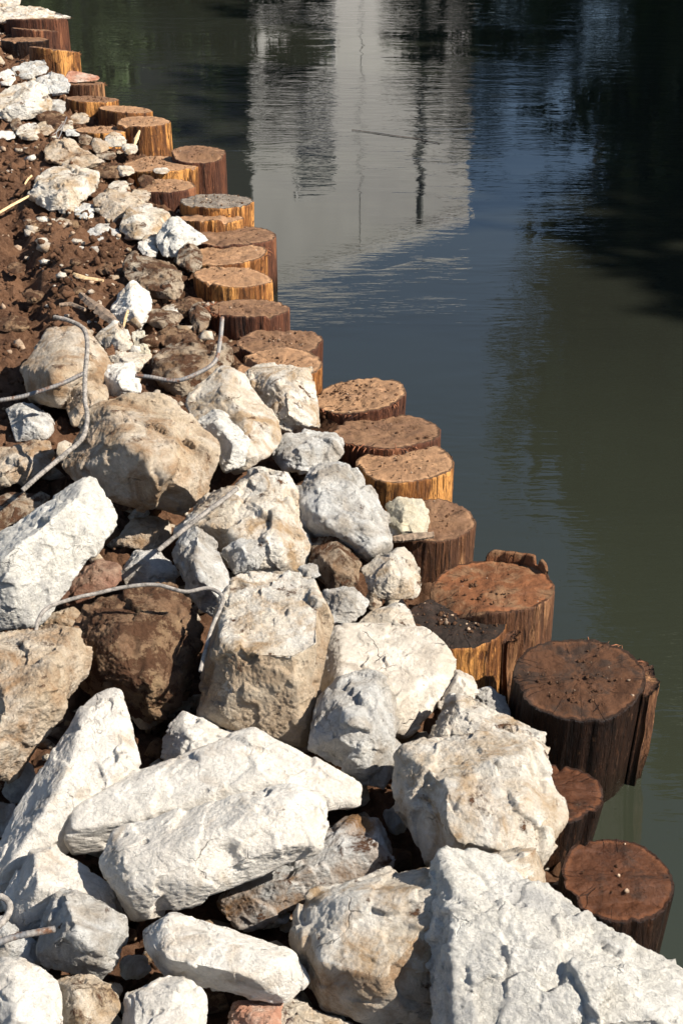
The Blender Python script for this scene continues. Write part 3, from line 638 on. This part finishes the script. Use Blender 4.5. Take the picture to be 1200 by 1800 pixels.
rk('small grey block in front of the brown sided rock', [(563,1040),(600,1030),(630,1034),(650,1058),(640,1082),(610,1098),(575,1093)], [(600,1045,18),(625,1060,14)], 'grey', t=.45, z=-.02)
rk('tiny orange tan stone wedged between two grey rocks', [(644,1045),(655,1038),(671,1040),(670,1065),(655,1078),(645,1070)], [(658,1052,8)], 'tan', t=.5, z=-.05, name='stone', cat='stone')
rk('low cream rock behind the smooth pale slab', [(622,1100),(655,1070),(705,1060),(727,1080),(733,1112),(680,1120)], [(680,1075,14),(700,1095,14)], 'cream', t=.6, z=-.02, rough=.7)
rk('little grey stone on the far edge of the tall flat topped boulder', [(521,1000),(538,990),(558,992),(563,1012),(540,1020)], [(542,1000,8)], 'grey', t=.5, z=.05, name='stone', cat='stone')
# --- left, upper middle
rk('large smooth brownish boulder behind the bent upright bar', [(38,655),(58,610),(90,575),(140,568),(168,590),(196,640),(190,690),(150,722),(100,727),(45,702)], [(95,600,25),(90,650,60),(150,605,25),(160,650,40),(100,705,40)], 'tan', t=.35, z=.02, rough=.6, p=30, chips=6)
rk('jagged tan block in front of the smooth brownish boulder', [(110,678),(140,664),(185,680),(189,702),(160,742),(125,752),(115,705)], [(145,680,20),(165,700,25),(140,720,20)], 'tan', t=.4, z=.02, p=34, chips=6)
rk('cream stone right of the smooth brownish boulder', [(168,592),(205,565),(232,590),(237,612),(200,625),(178,612)], [(203,580,16),(210,600,18)], 'cream', t=.5, z=.0)
rk('cream wedge above the small white cube', [(190,628),(225,617),(266,625),(252,650),(230,662),(198,642)], [(225,630,14),(235,645,12)], 'cream', t=.5, z=.0, p=30)
rk('narrow yellowish stone beside the cream wedge', [(232,582),(250,580),(262,608),(264,630),(238,622)], [(250,600,8)], 'yellow', t=.5, z=-.01, name='stone', cat='stone')
rk('small white cube like stone on top of the overhanging boulder', [(172,658),(190,641),(236,638),(244,665),(250,692),(190,697)], [(215,650,20),(210,680,22),(240,670,12)], 'white', t=.3, z=.05, p=34, chips=3)
rk('isolated grey blue stone at the left edge', [(8,715),(38,705),(75,715),(99,740),(95,762),(80,780),(30,776),(20,750)], [(40,722,18),(60,745,24)], 'grey', t=.5, z=-.01, rough=.9)
rk('rough tan rock at the left edge under the grey blue stone', [(-30,792),(40,778),(85,774),(98,795),(85,822),(40,852),(-30,870)], [(30,795,20),(60,810,20),(0,840,25)], 'tan', t=.5, z=-.01)
rk('flat brownish rock at the left edge just above the long white slab', [(-40,880),(20,862),(85,868),(62,900),(0,940),(-40,955)], [(10,885,15),(40,880,10)], 'earthy', t=.6, z=-.03)
k2 = dict(group=G2)
rk('upright white stone standing in the soil', [(193,548),(208,512),(235,495),(265,515),(269,540),(246,588),(220,575),(200,562)], [(225,515,16),(235,545,24),(250,560,14)], 'white', t=.35, z=-.02, rough=.9, **k2)
rk('soil covered flat rock left of the clean tan post', [(217,485),(225,457),(250,445),(300,460),(323,485),(321,515),(290,527),(240,512)], [(245,465,14),(290,475,18),(300,505,15)], 'earthy', t=.6, z=.0, **k2)
rk('bright white rock with a notch, left of the reddish post', [(277,405),(308,381),(330,395),(363,420),(332,428),(325,448),(290,456),(277,435)], [(305,395,18),(320,415,18),(295,430,18)], 'bright', t=.4, z=.0, dents=[(298,420,10,14)], **k2)
st('slender white stone above the soil covered flat rock', 260, 438, 42, 26, 'white', .5)
rk('earth stained block touching the cracked tan post', [(311,442),(330,427),(351,435),(357,470),(332,478),(312,466)], [(335,440,10),(335,460,14)], 'earthy', t=.5, z=.0, **k2)
rk('pale slanting slab on the soil, right of the white pebble', [(204,398),(215,370),(250,355),(290,370),(301,380),(275,415),(230,422)], [(240,368,12),(265,390,18),(225,400,12)], 'cream', t=.5, z=.0, rough=.6, **k2)
rk('low greyish slab beside the pale slanting one', [(148,412),(170,396),(203,390),(214,415),(172,430)], [(180,405,10)], 'grey', t=.7, z=-.01, **k2)
rk('brown and white rock in front of the narrow dark sided post', [(165,348),(200,332),(240,340),(256,362),(232,387),(190,389),(167,367)], [(200,345,14),(215,365,20)], 'tan', t=.5, z=.0, **k2)
rk('large cream rock humped on the dark soil', [(48,348),(75,300),(110,284),(140,300),(170,305),(179,330),(140,352),(125,368),(90,372),(60,358)], [(85,305,14),(100,340,30),(150,315,18),(120,345,18)], 'cream', t=.45, z=.0, rough=1.1, **k2)
st('small cream stone at the foot of the humped rock', 120, 362, 44, 34, 'cream', .2)
st('bright white pebble below the humped rock', 150, 371, 38, 30, 'bright')
rk('sloping grey tan rock above the humped one', [(74,268),(85,246),(120,244),(160,270),(192,291),(160,296),(125,288),(85,286)], [(105,255,12),(140,275,14)], 'tan', t=.6, z=.0, **k2)
for q, (a, b, wa, wb, m_, lb) in enumerate([
  (150,246,30,22,'earthy','brown stone on the rim of the rubble buried post'), (176,256,34,28,'tan','tan stone in the middle of the rubble by the buried post'),
  (203,246,40,30,'cream','pale stone leading the rubble in front of the flared post'), (228,262,30,20,'cream','sharp little stone beside the crumb covered post'),
  (188,272,36,18,'earthy','dark low stone in the rubble right of the sloping rock'), (237,262,14,16,'white','tiny white stone at the tip of the rubble'),
  (125,437,26,22,'white','left of three white pebbles in the soil'), (143,441,20,20,'bright','middle of three white pebbles in the soil'), (166,440,18,22,'grey','right one of three white pebbles in the soil'),
  (12,138,32,34,'white','small white stone at the far left edge'), (102,190,34,34,'grey','bluish white stone left of the golden streaked post'),
  (52,232,46,30,'cream','cream stone on the soil under the brown mound'), (10,238,34,18,'white','flat white stone touching the left edge'),
  (78,226,40,26,'tan','tan stone beside the flat cream one'),(30,222,26,26,'earthy','brown stone above the flat white one'),
  (115,222,36,22,'cream','little pale stone behind the sloping rock'), (127,233,30,14,'grey','grey chip behind the sloping rock'),
  (95,212,60,38,'crust','brown earthy mound shaped stone under the bluish white stone'),
  (250,380,28,20,'tan','small tan stone before the narrow dark sided post'), (284,300,34,12,'cream','flat chip lying on the crumb covered post'),
  (323,272,10,16,'cream','pointed pale chip leaning on the tall outer post'), (200,300,60,30,'crust','dark clod against the crumb covered post'),
  (258,318,30,24,'crust','dark clod in the shade of the crumb covered post'),
  (345,362,26,14,'cream','little stone on the small tan post'),(30,820,50,20,'earthy','crumbly stone on the rough tan rock at the left edge'),
  (285,560,70,38,'earthy','brown rock in the soil below the soil covered flat rock'),(312,592,80,34,'crust','brown clod before the flat tan rock'),
  (262,600,36,26,'tan','tan stone behind the flat tan rock'),(330,540,60,40,'crust','earthy clod in the shade of the fibre tufted post'),
  (350,560,40,60,'earthy','shaded brown block under the tuft of red fibres'),
  (225,890,40,16,'crust','dark clod in the gap under the overhanging boulder'),(540,775,26,16,'tan','small brown stone between two grey rocks'),
  (60,395,40,18,'crust','low clod right of the pale stick'),(30,470,36,20,'crust','clod in the furrow'),(120,470,44,22,'crust','clod under the three white pebbles'),
  (185,470,30,26,'crust','dark clod left of the soil covered flat rock'),(60,520,40,26,'crust','clod left of the split board'),
  (22,570,60,30,'crust','broad clod at the left edge above the brownish boulder'),(90,420,36,20,'crust','clod left of the three white pebbles'),
  (160,340,26,18,'crust','clod right of the humped rock')]):
    st(lb, a, b, wa, wb, m_, z=(.015 if q in (0, 1, 2, 3, 19) else 0), rough=1.2 if m_ == 'crust' else .8)
for (a, b, wa, wb, m_, lb, zz_) in [
  (247,346,40,26,'tan','tan stone wedged between the brown and white rock and a narrow post',0), (266,424,34,26,'cream','small cream stone left of the bright notched rock',0),
  (300,548,46,30,'cream','pale stone half buried in front of the clean tan post',0), (208,328,40,20,'cream','pale stone just above the brown and white rock',0),
  (140,208,36,22,'tan','tan stone between the bluish white stone and the rubble buried post',0), (222,300,30,22,'cream','cream stone at the soil side of the crumb covered post',.01),
  (110,395,34,24,'tan','tan stone in the soil under the humped rock',0), (175,528,30,20,'tan','tan stone between the split board and the upright white stone',.01),
  (258,1262,56,40,'tan','tan stone in the shadow under the earthy boulder',-.07), (236,1700,62,52,'grey','shaded rock between the grey peaked rock and the lens shaped slab',-.07),
  (470,1612,84,44,'white','pale fragment in the dark hollow above the lens shaped slab',-.10), (700,1440,48,60,'grey','shaded rock in the gap left of the layered boulder',-.09),
  (196,1745,44,40,'cream','little cream stone behind the small brown edged rock',-.04), (240,890,52,30,'earthy','brown stone tucked under the front of the overhanging boulder',-.06),
  (455,1395,60,30,'tan','tan stone glimpsed between the two lying slabs',-.05), (250,1400,70,40,'cream','cream stone in the gap behind the upper lying slab',-.08)]:
    st(lb, a, b, wa, wb, m_, z=zz_)
rk('broad white and tan boulder at the far left, topped by light', [(-30,190),(0,162),(20,152),(60,146),(82,155),(98,175),(82,197),(40,210),(0,210)], [(20,165,14),(60,160,16),(40,190,20)], 'cream', t=.4, z=.01, rough=1.1, **k2)
rk('grey and white jagged rock left of the brick topped post', [(64,142),(85,128),(112,130),(124,150),(118,170),(90,168),(70,155)], [(88,140,10),(105,150,10)], 'grey', t=.5, z=.0, rough=1.2, **k2)
rk('grey shaded slab in front of the far posts', [(16,124),(50,106),(82,104),(86,122),(50,138),(25,136)], [(55,113,9),(60,125,9)], 'grey', t=.6, z=.0, **k2)
rk('yellow white square stone sitting on a post top', [(682,888),(704,873),(746,878),(756,918),(748,943),(702,949),(684,922)], [(705,890,12),(740,890,8),(705,935,16),(742,935,8)], 'yellow', t=.3, z=-.035, db=-.0, p=60, chips=7, rough=1.1, name='stone', cat='stone')
rk('tiny cream stone at the foot of the yellow white square one', [(680,932),(692,920),(708,926),(714,942),(696,948),(682,944)], [(696,932,6)], 'cream', t=.5, z=-.03, name='stone', cat='stone')
rk('pale flat slab lying on the farthest wide post', [(-30,35),(-20,20),(0,14),(40,12),(90,18),(93,26),(60,36),(10,40)], [(30,22,8),(70,24,5)], 'cream', t=.6, z=.03, **k2)
rk('pale rounded stone at the very top left corner', [(-20,10),(0,-8),(30,-8),(38,2),(36,10),(0,14)], [(15,2,6)], 'cream', t=.5, z=.05, **k2)
rk('flat pink brick fragment on the small post', [(116,134),(122,123),(130,126),(158,131),(172,133),(177,139),(150,143),(120,140)], [(150,136,2)], 'brick', t=.5, z=.015, p=34, chips=2, rough=.4, thick=.5, name='brick_fragment', cat='brick', group='brick pieces')

# ------------------------------------------------------------------ steel bars
def tube(label, pts, base, z, t=.5, r=.0062, rib=True, name='steel_bar', mat='rebar', cat='steel bar', db=0., group='steel reinforcing bars'):
    P = np.array(pts, float); off = P[:, 2] if P.shape[1] > 2 else np.zeros(len(P))
    dbt = gdepth(P[:, 0].mean(), base, z)+db
    W = np.array([EYE+ray(a, b)*(dbt+t*(gdepth(a, b, z)+db-dbt)+o) for (a, b), o in zip(P[:, :2], off)])
    # Catmull-Rom
    Q = np.vstack([2*W[0]-W[1], W, 2*W[-1]-W[-2]]); S = []
    for k_ in range(len(W)-1):
        p0, p1, p2, p3 = Q[k_:k_+4]; n_ = max(3, int(np.linalg.norm(p2-p1)/.0016))
        u = np.linspace(0, 1, n_, endpoint=False)[:, None]
        S.append(.5*((2*p1)+(-p0+p2)*u+(2*p0-5*p1+4*p2-p3)*u**2+(-p0+3*p1-3*p2+p3)*u**3))
    S = np.vstack(S+[W[-1:]])
    T = np.gradient(S, axis=0); T /= np.linalg.norm(T, axis=1)[:, None]
    arc = np.concatenate([[0], np.cumsum(np.linalg.norm(np.diff(S, axis=0), axis=1))])
    nrm = np.cross(T[0], [0, 0, 1.]); nrm /= np.linalg.norm(nrm)+1e-9; V = []; ns = 14
    th = np.linspace(0, 2*math.pi, ns, endpoint=False)
    for j in range(len(S)):
        nrm = nrm-T[j]*(nrm@T[j]); nrm /= np.linalg.norm(nrm); bn = np.cross(T[j], nrm)
        ph = arc[j]/.0085*2*math.pi
        rr = r*(1+(.10*np.clip(np.sin(ph+1.2*np.sin(th)), -.1, 1) if rib else 0)+(.08*(abs(np.sin(th)) < .25) if rib else 0))
        rr = rr*(1 if 0 < j < len(S)-1 else .85)
        V.append(S[j]+np.outer(np.cos(th)*rr, nrm)+np.outer(np.sin(th)*rr, bn))
    V = np.vstack(V); n_ = len(S); f = grid_faces(n_, ns, True)
    c0 = len(V); V = np.vstack([V, S[0], S[-1]])
    caps = [[(j+1) % ns, j, c0, c0] for j in range(ns)]+[[(n_-1)*ns+j, (n_-1)*ns+(j+1) % ns, c0+1, c0+1] for j in range(ns)]
    faces = [list(map(int, q)) for q in f]+[q[:3] for q in caps]
    cen = S.mean(0); me = mesh(name, V-cen, faces, M[mat]); o = obj(name, me, None, cen); tag(o, label, cat, group); return o
tube('bent steel bar rising upright at its right end beside the fibre tufted post', [(238,660),(265,663),(310,669),(350,655),(378,635),(387,600),(391,558)], 690, .03, .2, db=-.30)
tube('ribbed steel bar reaching in from the left edge over the brownish boulder', [(-40,712),(0,704),(40,697),(85,683),(115,672),(150,655)], 715, .06, .2, db=-.16)
tube('muddy upright bar bent over at the top in front of the brownish boulder', [(95,557),(120,563),(146,577),(154,605),(150,660),(150,705),(154,735),(145,770),(115,798),(70,835),(40,862)], 830, .02, .35, db=-.28, r=.0060, mat='rebarmud')
tube('straight muddy bar slanting under the overhanging boulder', [(278,968),(300,950),(350,910),(390,880),(418,858)], 935, .05, .3, db=-.13, r=.0060, mat='rebarmud')
tube('thin bent bar over the earthy boulder, curling down beside the flat topped one', [(62,1120),(68,1090),(85,1068),(130,1052),(170,1043),(220,1032),(275,1028),(325,1040),(365,1034),(390,1047),(388,1068),(374,1100),(362,1140),(352,1180)], 1150, .06, .45, r=.0044, rib=False, db=-.16, mat='rebarmud')
tube('rusty bar sticking out of the grey peaked rock at the lower left', [(-30,1668),(0,1656),(30,1646),(70,1638),(98,1633)], 1690, .10, .4, db=-.17, r=.0052)
tube('thick hooked end of a muddy bar at the left edge', [(-20,1575),(5,1577),(18,1592),(12,1612),(-5,1630),(-20,1645)], 1690, .10, .4, r=.0050, db=-.25, mat='rebarmud')
tube('thin wire loop sticking up from the stones beside the golden streaked post', [(92,238),(108,225),(112,215),(100,232),(104,242),(118,205)], 245, .02, .3, r=.0025, rib=False, name='wire', cat='wire', group='wires')

# ------------------------------------------------------------------ wood scraps on the soil
def sliver(label, pts, wpx, mat, z=.02, th=.006, name='wood_splinter', cat='wood splinter', lift=0., group='wood scraps on the soil'):
    P = np.array([at(a, b, z+lift*i/(len(pts)-1)) for i, (a, b) in enumerate(pts)]); n_ = 24
    u = np.linspace(0, 1, n_); S = np.array([np.interp(u, np.linspace(0, 1, len(P)), P[:, k_]) for k_ in range(3)]).T
    T = np.gradient(S, axis=0); T /= np.linalg.norm(T, axis=1)[:, None]
    s = gdepth(pts[0][0], pts[0][1], z)/F; wv_ = wpx*s/2*np.sin(np.pi*np.clip(u, .06, .94))**.5
    rs = np.random.default_rng(int(pts[0][0]*3+pts[0][1])); wv_ *= 1+.3*rs.normal(size=n_)*.5
    side = np.cross(T, [0, 0, 1.]); side /= np.linalg.norm(side, axis=1)[:, None]; up = np.cross(side, T)
    V = np.concatenate([S+side*wv_[:, None]*a+up*th*b for a, b in ((1, .1), (.3, .9), (-.4, 1), (-1, .1), (-.6, -.5), (.6, -.5))]).reshape(6, n_, 3).transpose(1, 0, 2).reshape(-1, 3)
    f = [list(map(int, q)) for q in grid_faces(n_, 6, True)]+[[0, 1, 2, 3, 4, 5], [(n_-1)*6+j for j in range(6)][::-1]]
    cen = S.mean(0); o = obj(name, mesh(name, V-cen, f, M[mat], False), None, cen); tag(o, label, cat, group)
sliver('pale yellow stick lying on the soil at the left edge', [(-10,380),(20,362),(52,345)], 7, 'chip', .03)
sliver('pale flat wood chip on the dark soil', [(130,482),(150,489),(182,494)], 12, 'chip', .05)
sliver('orange splinter leaning above the pale stick', [(44,325),(50,315),(57,309)], 4, 'chip', .03, lift=.02)
sliver('weathered split board in the soil behind the brownish boulder', [(142,520),(175,545),(215,580)], 24, 'board', .04, .014, name='broken_board', cat='board')
sliver('torn brown splinter lying left of the split board', [(105,537),(125,535),(150,545)], 10, 'board', .05, .008)
sliver('fresh orange wood sliver leaning on the upright white stone', [(218,575),(221,560),(226,545)], 6, 'chip', .02, lift=.05)
sliver('reddish stick in the soil left of the fibre tufted post', [(336,555),(341,565),(346,575)], 4, 'chip', .01)
sliver('brown slab of bark lying across the post edge under the yellowish stone', [(690,950),(720,946),(762,942)], 16, 'board', -.02, .012, name='bark_piece', cat='bark')
sliver('thin yellow wood strip between the flared post and the rubble', [(236,258),(240,243),(246,230)], 8, 'chip', .0, lift=.05)
sliver('thin dark twig floating on the water before the reflected wall', [(618,228),(650,232),(690,238),(730,243),(772,252)], 3, 'board', WATER+.003, .002, name='twig', cat='twig', group='floating twigs')

# ------------------------------------------------------------------ gravel and crumbs (nobody could count them)
def crumbs(name, P, S, mat, label):
    iv, fc = ico(1); parts = []
    for c_, s_ in zip(P, S):
        v = iv*(s_*rng.uniform(.6, 1.2, 3))*(1+.25*rng.normal(size=(len(iv), 1))); parts.append((v+c_, fc))
    v, f = join(parts); o = obj(name, mesh(name, v, f, M[mat], False)); tag(o, label, name.replace('_', ' '), None, 'stuff')
P = []; S = []; P2 = []; S2 = []
GR = [10,12,60,35,90,35,30,25,110,25,70,30,10,12,14,10,50,25,60,25,15,30,10,25,10,10,6,6,8]
for i, p in enumerate(POSTS):
    c, r = PL[i]; tl = POST_T[i]; rs = np.random.default_rng(i)
    off = rs.uniform(-.4, .4, 2)
    for q in range(GR[i]*2):
        a = rs.uniform(0, 6.283); d = math.sqrt(rs.uniform(0, .85)); xy = np.array([math.cos(a), math.sin(a)])*d*r
        if q % 2: xy = xy*.6+off*r*.5
        s_ = min(.006, .0012+rs.exponential(.0013)); zz = c[2]+xy[0]*tl[0]+xy[1]*tl[1]+s_*.3
        (P2 if rs.random() < .12 else P).append([c[0]+xy[0], c[1]+xy[1], zz]); (S2 if len(P2)+len(P) and P2 and P2[-1][2] == zz else S).append(s_)
n_ = 14000
xy = np.stack([rng.uniform(-3, 1, n_*2), rng.uniform(2, 10.5, n_*2)], -1)
zz = ground_z(xy[:, 0], xy[:, 1]); ok = post_line(xy[:, 1])-xy[:, 0] > .05
for (a, b), c_ in list(zip(xy[ok], zz[ok]))[:n_]:
    s_ = min(.022, .003+rng.exponential(.0045))
    if rng.random() < .08: P2.append([a, b, c_+s_*.4]); S2.append(s_)
    else: P.append([a, b, c_+s_*.4]); S.append(s_)
P3 = []; S3 = []
xy = np.stack([rng.uniform(-2.6, 1.1, 18000), 1.5+9*rng.random(18000)**1.9], -1); zz = ground_z(xy[:, 0], xy[:, 1]); ss = post_line(xy[:, 1])-xy[:, 0]
for (a, b), c_, s_l in zip(xy, zz, ss):
    if s_l < .04: continue
    lim = 1 if b < 4.6 or s_l < .75 else .07
    if rng.random() > lim*.42: continue
    s_ = min(.05, .006+rng.exponential(.015 if b < 4.2 else .010)); P3.append([a, b, c_+s_*.5]); S3.append(s_)
def shards(name, P, S, mat, label):
    parts = []
    for c_, s_ in zip(P, S):
        bm = bmesh.new()
        for q in rng.normal(size=(11, 3)): q /= np.linalg.norm(q); bm.verts.new(q*s_*np.array([1, .8, .65])+c_)
        bmesh.ops.convex_hull(bm, input=bm.verts); bm.verts.index_update()
        vs = [v.co[:] for v in bm.verts]; fs = [[v.index for v in f.verts] for f in bm.faces if len(f.verts) == 3]; bm.free()
        parts.append((np.array(vs), np.array(fs)))
    v, f = join(parts); o = obj(name, mesh(name, v, f, M[mat], False)); tag(o, label, name.replace('_', ' '), None, 'stuff')
h_ = len(P3)//3
shards('rubble', P3[:h_], S3[:h_], 'cream', 'small broken chips of pale stone filling the gaps')
shards('stone_chips', P3[h_:2*h_], S3[h_:2*h_], 'tan', 'small tan stone chips lying in the gaps and on the bank')
shards('dirt_clods', P3[2*h_:], S3[2*h_:], 'crust', 'small brown clods in the gaps between stones')
crumbs('soil_crumbs', P, S[:len(P)], 'soil', 'loose crumbs of brown soil on the bank and post tops')
crumbs('gravel', P2, S2[:len(P2)], 'gravel', 'pale grit and gravel scattered on soil and post tops')

# ------------------------------------------------------------------ far bank: reflected building and trees
def mirror_at(px, py, Yd):
    r = ray(px, py); k_ = Yd/r[1]; return np.array([r[0]*k_, Yd, 2*WATER-(2+r[2]*k_)])
A = mirror_at(447, 432, 36); B = mirror_at(818, 428, 42); L = mirror_at(60, 400, 42)
H = .5*(A[2]+B[2]); G0 = .3
def wall_quad(P0, P1, z0, z1, back, nwin=0):
    d = P1-P0; ln = math.hypot(d[0], d[1]); return ln
bld = obj('apartment_building', None, None, (A[0], A[1], G0)); tag(bld, 'white block of flats beyond the river, seen as a pale reflection in the water', 'building')
def prism(name, pts, z0, z1, mat, parent):
    n_ = len(pts); V = [(a-A[0], b-A[1], z0-G0) for a, b in pts]+[(a-A[0], b-A[1], z1-G0) for a, b in pts]
    f = [[k_, (k_+1) % n_, n_+(k_+1) % n_, n_+k_] for k_ in range(n_)]+[list(range(n_))[::-1], list(range(n_, 2*n_))]
    return obj(name, mesh(name, V, f, M[mat], False), parent)
back = (A[:2]+B[:2]+L[:2])/3+np.array([0, 12])
wl = prism('wall', [A[:2], B[:2], back+np.array([3, 0]), L[:2]], -.5, H, 'wall', bld)
rf = prism('roof_slab', [A[:2]+[0, -.06], B[:2]+[.06, -.04], back+np.array([3.1, .1]), L[:2]+[-.06, 0]], H+.003, H+.35, 'wallgrey', bld)
def facade_box(P0, P1, u0, u1, z0, z1, dep, name, mat, parent):
    d = P1[:2]-P0[:2]; d = d/np.linalg.norm(d); nn = np.array([d[1], -d[0]]); Ln = np.linalg.norm(P1[:2]-P0[:2])
    a = P0[:2]+d*u0*Ln; b = P0[:2]+d*u1*Ln
    return prism(name, [a+nn*dep, b+nn*dep, b-nn*.02, a-nn*.02], z0, z1, mat, parent)
facade_box(L, A, .002, .998, .3, H-.003, .03, 'gable_shade_slab', 'wallshade_pipe', bld)  # thin slab over the gable; its dark colour stands for the shade there
for u0, u1 in ((.18, .34), (.80, .84)):
    for zf in np.arange(1.5, H-1.5, 2.9):
        if u0 < .5:
            fr = facade_box(A, B, u0-.01, u1+.01, zf-.08, zf+1.5, .05, 'window', 'wallgrey', bld)
            facade_box(A, B, u0, u1, zf, zf+1.42, .07, 'pane', 'winglass', fr)
facade_box(A, B, .74, .75, .3, H-.1, .12, 'drainpipe', 'wallshade_pipe', bld)
facade_box(A, B, .46, .66, .3, H-.003, .02, 'pilaster', 'wall', bld)
for u0 in (.15, .45, .72):
    for zf in np.arange(1.5, H-1.5, 2.9):
        fr = facade_box(L, A, u0, u0+.12, zf-.08, zf+1.5, .05, 'window', 'wallgrey', bld)
        facade_box(L, A, u0+.01, u0+.11, zf, zf+1.42, .07, 'pane', 'winglass', fr)

def crown_mesh(seed, n_clump, leaves, rad, squash=.8, leafsize=.16):
    rs = np.random.default_rng(seed); V = []; Fc = []; cl = []
    for _ in range(n_clump):
        v = rs.normal(size=3); v /= np.linalg.norm(v); q = rs.uniform(.25, 1)**.5
        cl.append((v*q*rad*np.array([1, 1, squash]), rs.uniform(.13, .26)*rad))
    parts = []
    for c_, cr in cl:
        v = rs.normal(size=(leaves, 3)); v /= np.linalg.norm(v, axis=1)[:, None]; pos = c_+v*cr*rs.uniform(.5, 1.1, (leaves, 1))
        a = rs.normal(size=(leaves, 3)); a /= np.linalg.norm(a, axis=1)[:, None]
        b = np.cross(a, v+.3*rs.normal(size=(leaves, 3))); b /= np.linalg.norm(b, axis=1)[:, None]
        s_ = leafsize*rs.uniform(.6, 1.3, (leaves, 1)); Q = np.stack([pos-a*s_, pos+b*s_*.45, pos+a*s_, pos-b*s_*.45], 1).reshape(-1, 3)
        parts.append((Q, np.arange(leaves*4).reshape(-1, 4)))
    v, f = join(parts); return mesh('crown', v, f, M['leaf'], False)
def trunk_mesh(seed, h, r, rad):
    rs = np.random.default_rng(seed); parts = []
    def limb(a, b, r0, r1):
        n_ = 8; th = np.linspace(0, 6.283, 9)[:-1]; V = []
        for u in np.linspace(0, 1, n_):
            c_ = a+(b-a)*u+np.array([math.sin(u*4+seed), math.cos(u*3+seed), 0])*.12*h*.1; rr = r0+(r1-r0)*u
            V.append(np.stack([c_[0]+rr*np.cos(th), c_[1]+rr*np.sin(th), np.full(8, c_[2])], -1))
        parts.append((np.concatenate(V), grid_faces(n_, 8, True)))
    top = np.array([0, 0, h]); limb(np.zeros(3), top, r, r*.6)
    for _ in range(7):
        v = rs.normal(size=3); v[2] = abs(v[2])*.8+.3; v /= np.linalg.norm(v)
        limb(top-[0, 0, rs.uniform(0, h*.3)], top+v*rad*rs.uniform(.6, .95), r*.4, r*.08)
    v, f = join(parts); return mesh('trunk', v, f, M['trunk'])
PROT = [(crown_mesh(1, 95, 150, 4.2, .8, .23), trunk_mesh(1, 4.5, .28, 4.2)), (crown_mesh(2, 60, 130, 2.6, 1.1, .13), trunk_mesh(2, 2.2, .16, 2.6))]
def tree(kind, x, y, zc, s, label, rot=0):
    cm, tm = PROT[kind]; hb = (4.5+2.9, 2.2+1.9)[kind]
    g0 = .3; sc = s; root = obj('broadleaf_tree', None, None, (x, y, g0)); root.rotation_euler.z = rot
    tag(root, label, 'tree', 'trees along the far and right banks')
    root.scale = (sc, sc, sc); hz = (zc-g0)/sc
    obj('crown', cm, root, (0, 0, hz)); obj('trunk', tm, root).scale.z = max(.3, (hz-(2.4, 1.0)[kind])/(4.5, 2.2)[kind])
# dark mass reflected at the right, tall
tree(0, 9.6, 25, 8.6, 1.35, 'tallest dark leafy tree mirrored at the right edge of the water')
tree(0, 6.0, 19, 5.8, .92, 'leafy tree overhanging the river, mirrored right of the blue patch', 1.1)
tree(0, 7.4, 18.5, 8.6, .95, 'near overhanging tree whose mirror image reaches lowest at the right', 2.2)
tree(0, 8.3, 28, 5.6, .95, 'full crowned tree in the back row behind the overhanging ones', .9)
tree(0, 12.2, 27, 6.4, 1.05, 'rightmost full crowned tree in the back row', 3.3)
tree(1, 4.75, 27, 2.2, .95, 'shrubby tree mirrored dark above the blue patch', .7)
tree(1, 6.4, 23, 2.2, 1.2, 'rounded tree at the water line left of the tallest one', 2.7)
tree(1, 9.0, 22, 2.2, 1.2, 'low bushy tree at the water line under the tallest one', 4.2)
tree(1, 11.2, 21, 2.4, 1.2, 'low bushy tree farthest right on the far bank', 5.3)
tree(1, 2.5, 29, 3.1, .80, 'low green tree in front of the right part of the flats', 1.9)
tree(1, -1.75, 29, 3.2, .62, 'low green tree in front of the corner of the flats', .2)
tree(1, -4.6, 30, 2.6, 1.1, 'green tree mirrored at the upper left between the shaded walls', 3.9)
tree(1, -6.2, 31, 3.6, 1.2, 'yellowish green tree mirrored left of the shaded walls', 5.1)
# along the right bank, outside the frame: they shade the river
for (a, b, c_, d_, e_, l_) in ((11.3, 4.9, 6.5, .95, 5.2, 'small tree on the right bank nearest the camera'), (11.4, 6.4, 7.2, .80, .4, 'first full tree on the right bank, upstream of the small one'), (11.9, 8.6, 7.6, .82, 3.0, 'second tree on the right bank, upstream of the first'),
    (12.4, 10.8, 7.6, .85, 1.4, 'third tree on the right bank, upstream of the second'), (13.0, 13.2, 8.0, .9, 4.4, 'fourth tree on the right bank, beside the overhanging ones'),
    (13.6, 16.2, 8.6, .95, 2.4, 'fifth tree on the right bank, farthest upstream')):
    tree(1 if d_ == .95 and b < 5 else 0, a, b, c_, d_, l_, e_)

import itertools
for (i, (a, ra)), (j, (b, rb)) in itertools.combinations(enumerate(PL), 2):
    d = math.hypot(a[0]-b[0], a[1]-b[1])
    if d < (ra+rb)*.93: print('POST OVERLAP', i, j, POSTS[i][:2], POSTS[j][:2], round(d/(ra+rb), 2))
print('POST P3 water row', proj(np.array([PL[2][0][0], PL[2][0][1]-PL[2][1], WATER])), 'radii', [round(r, 3) for _, r in PL])
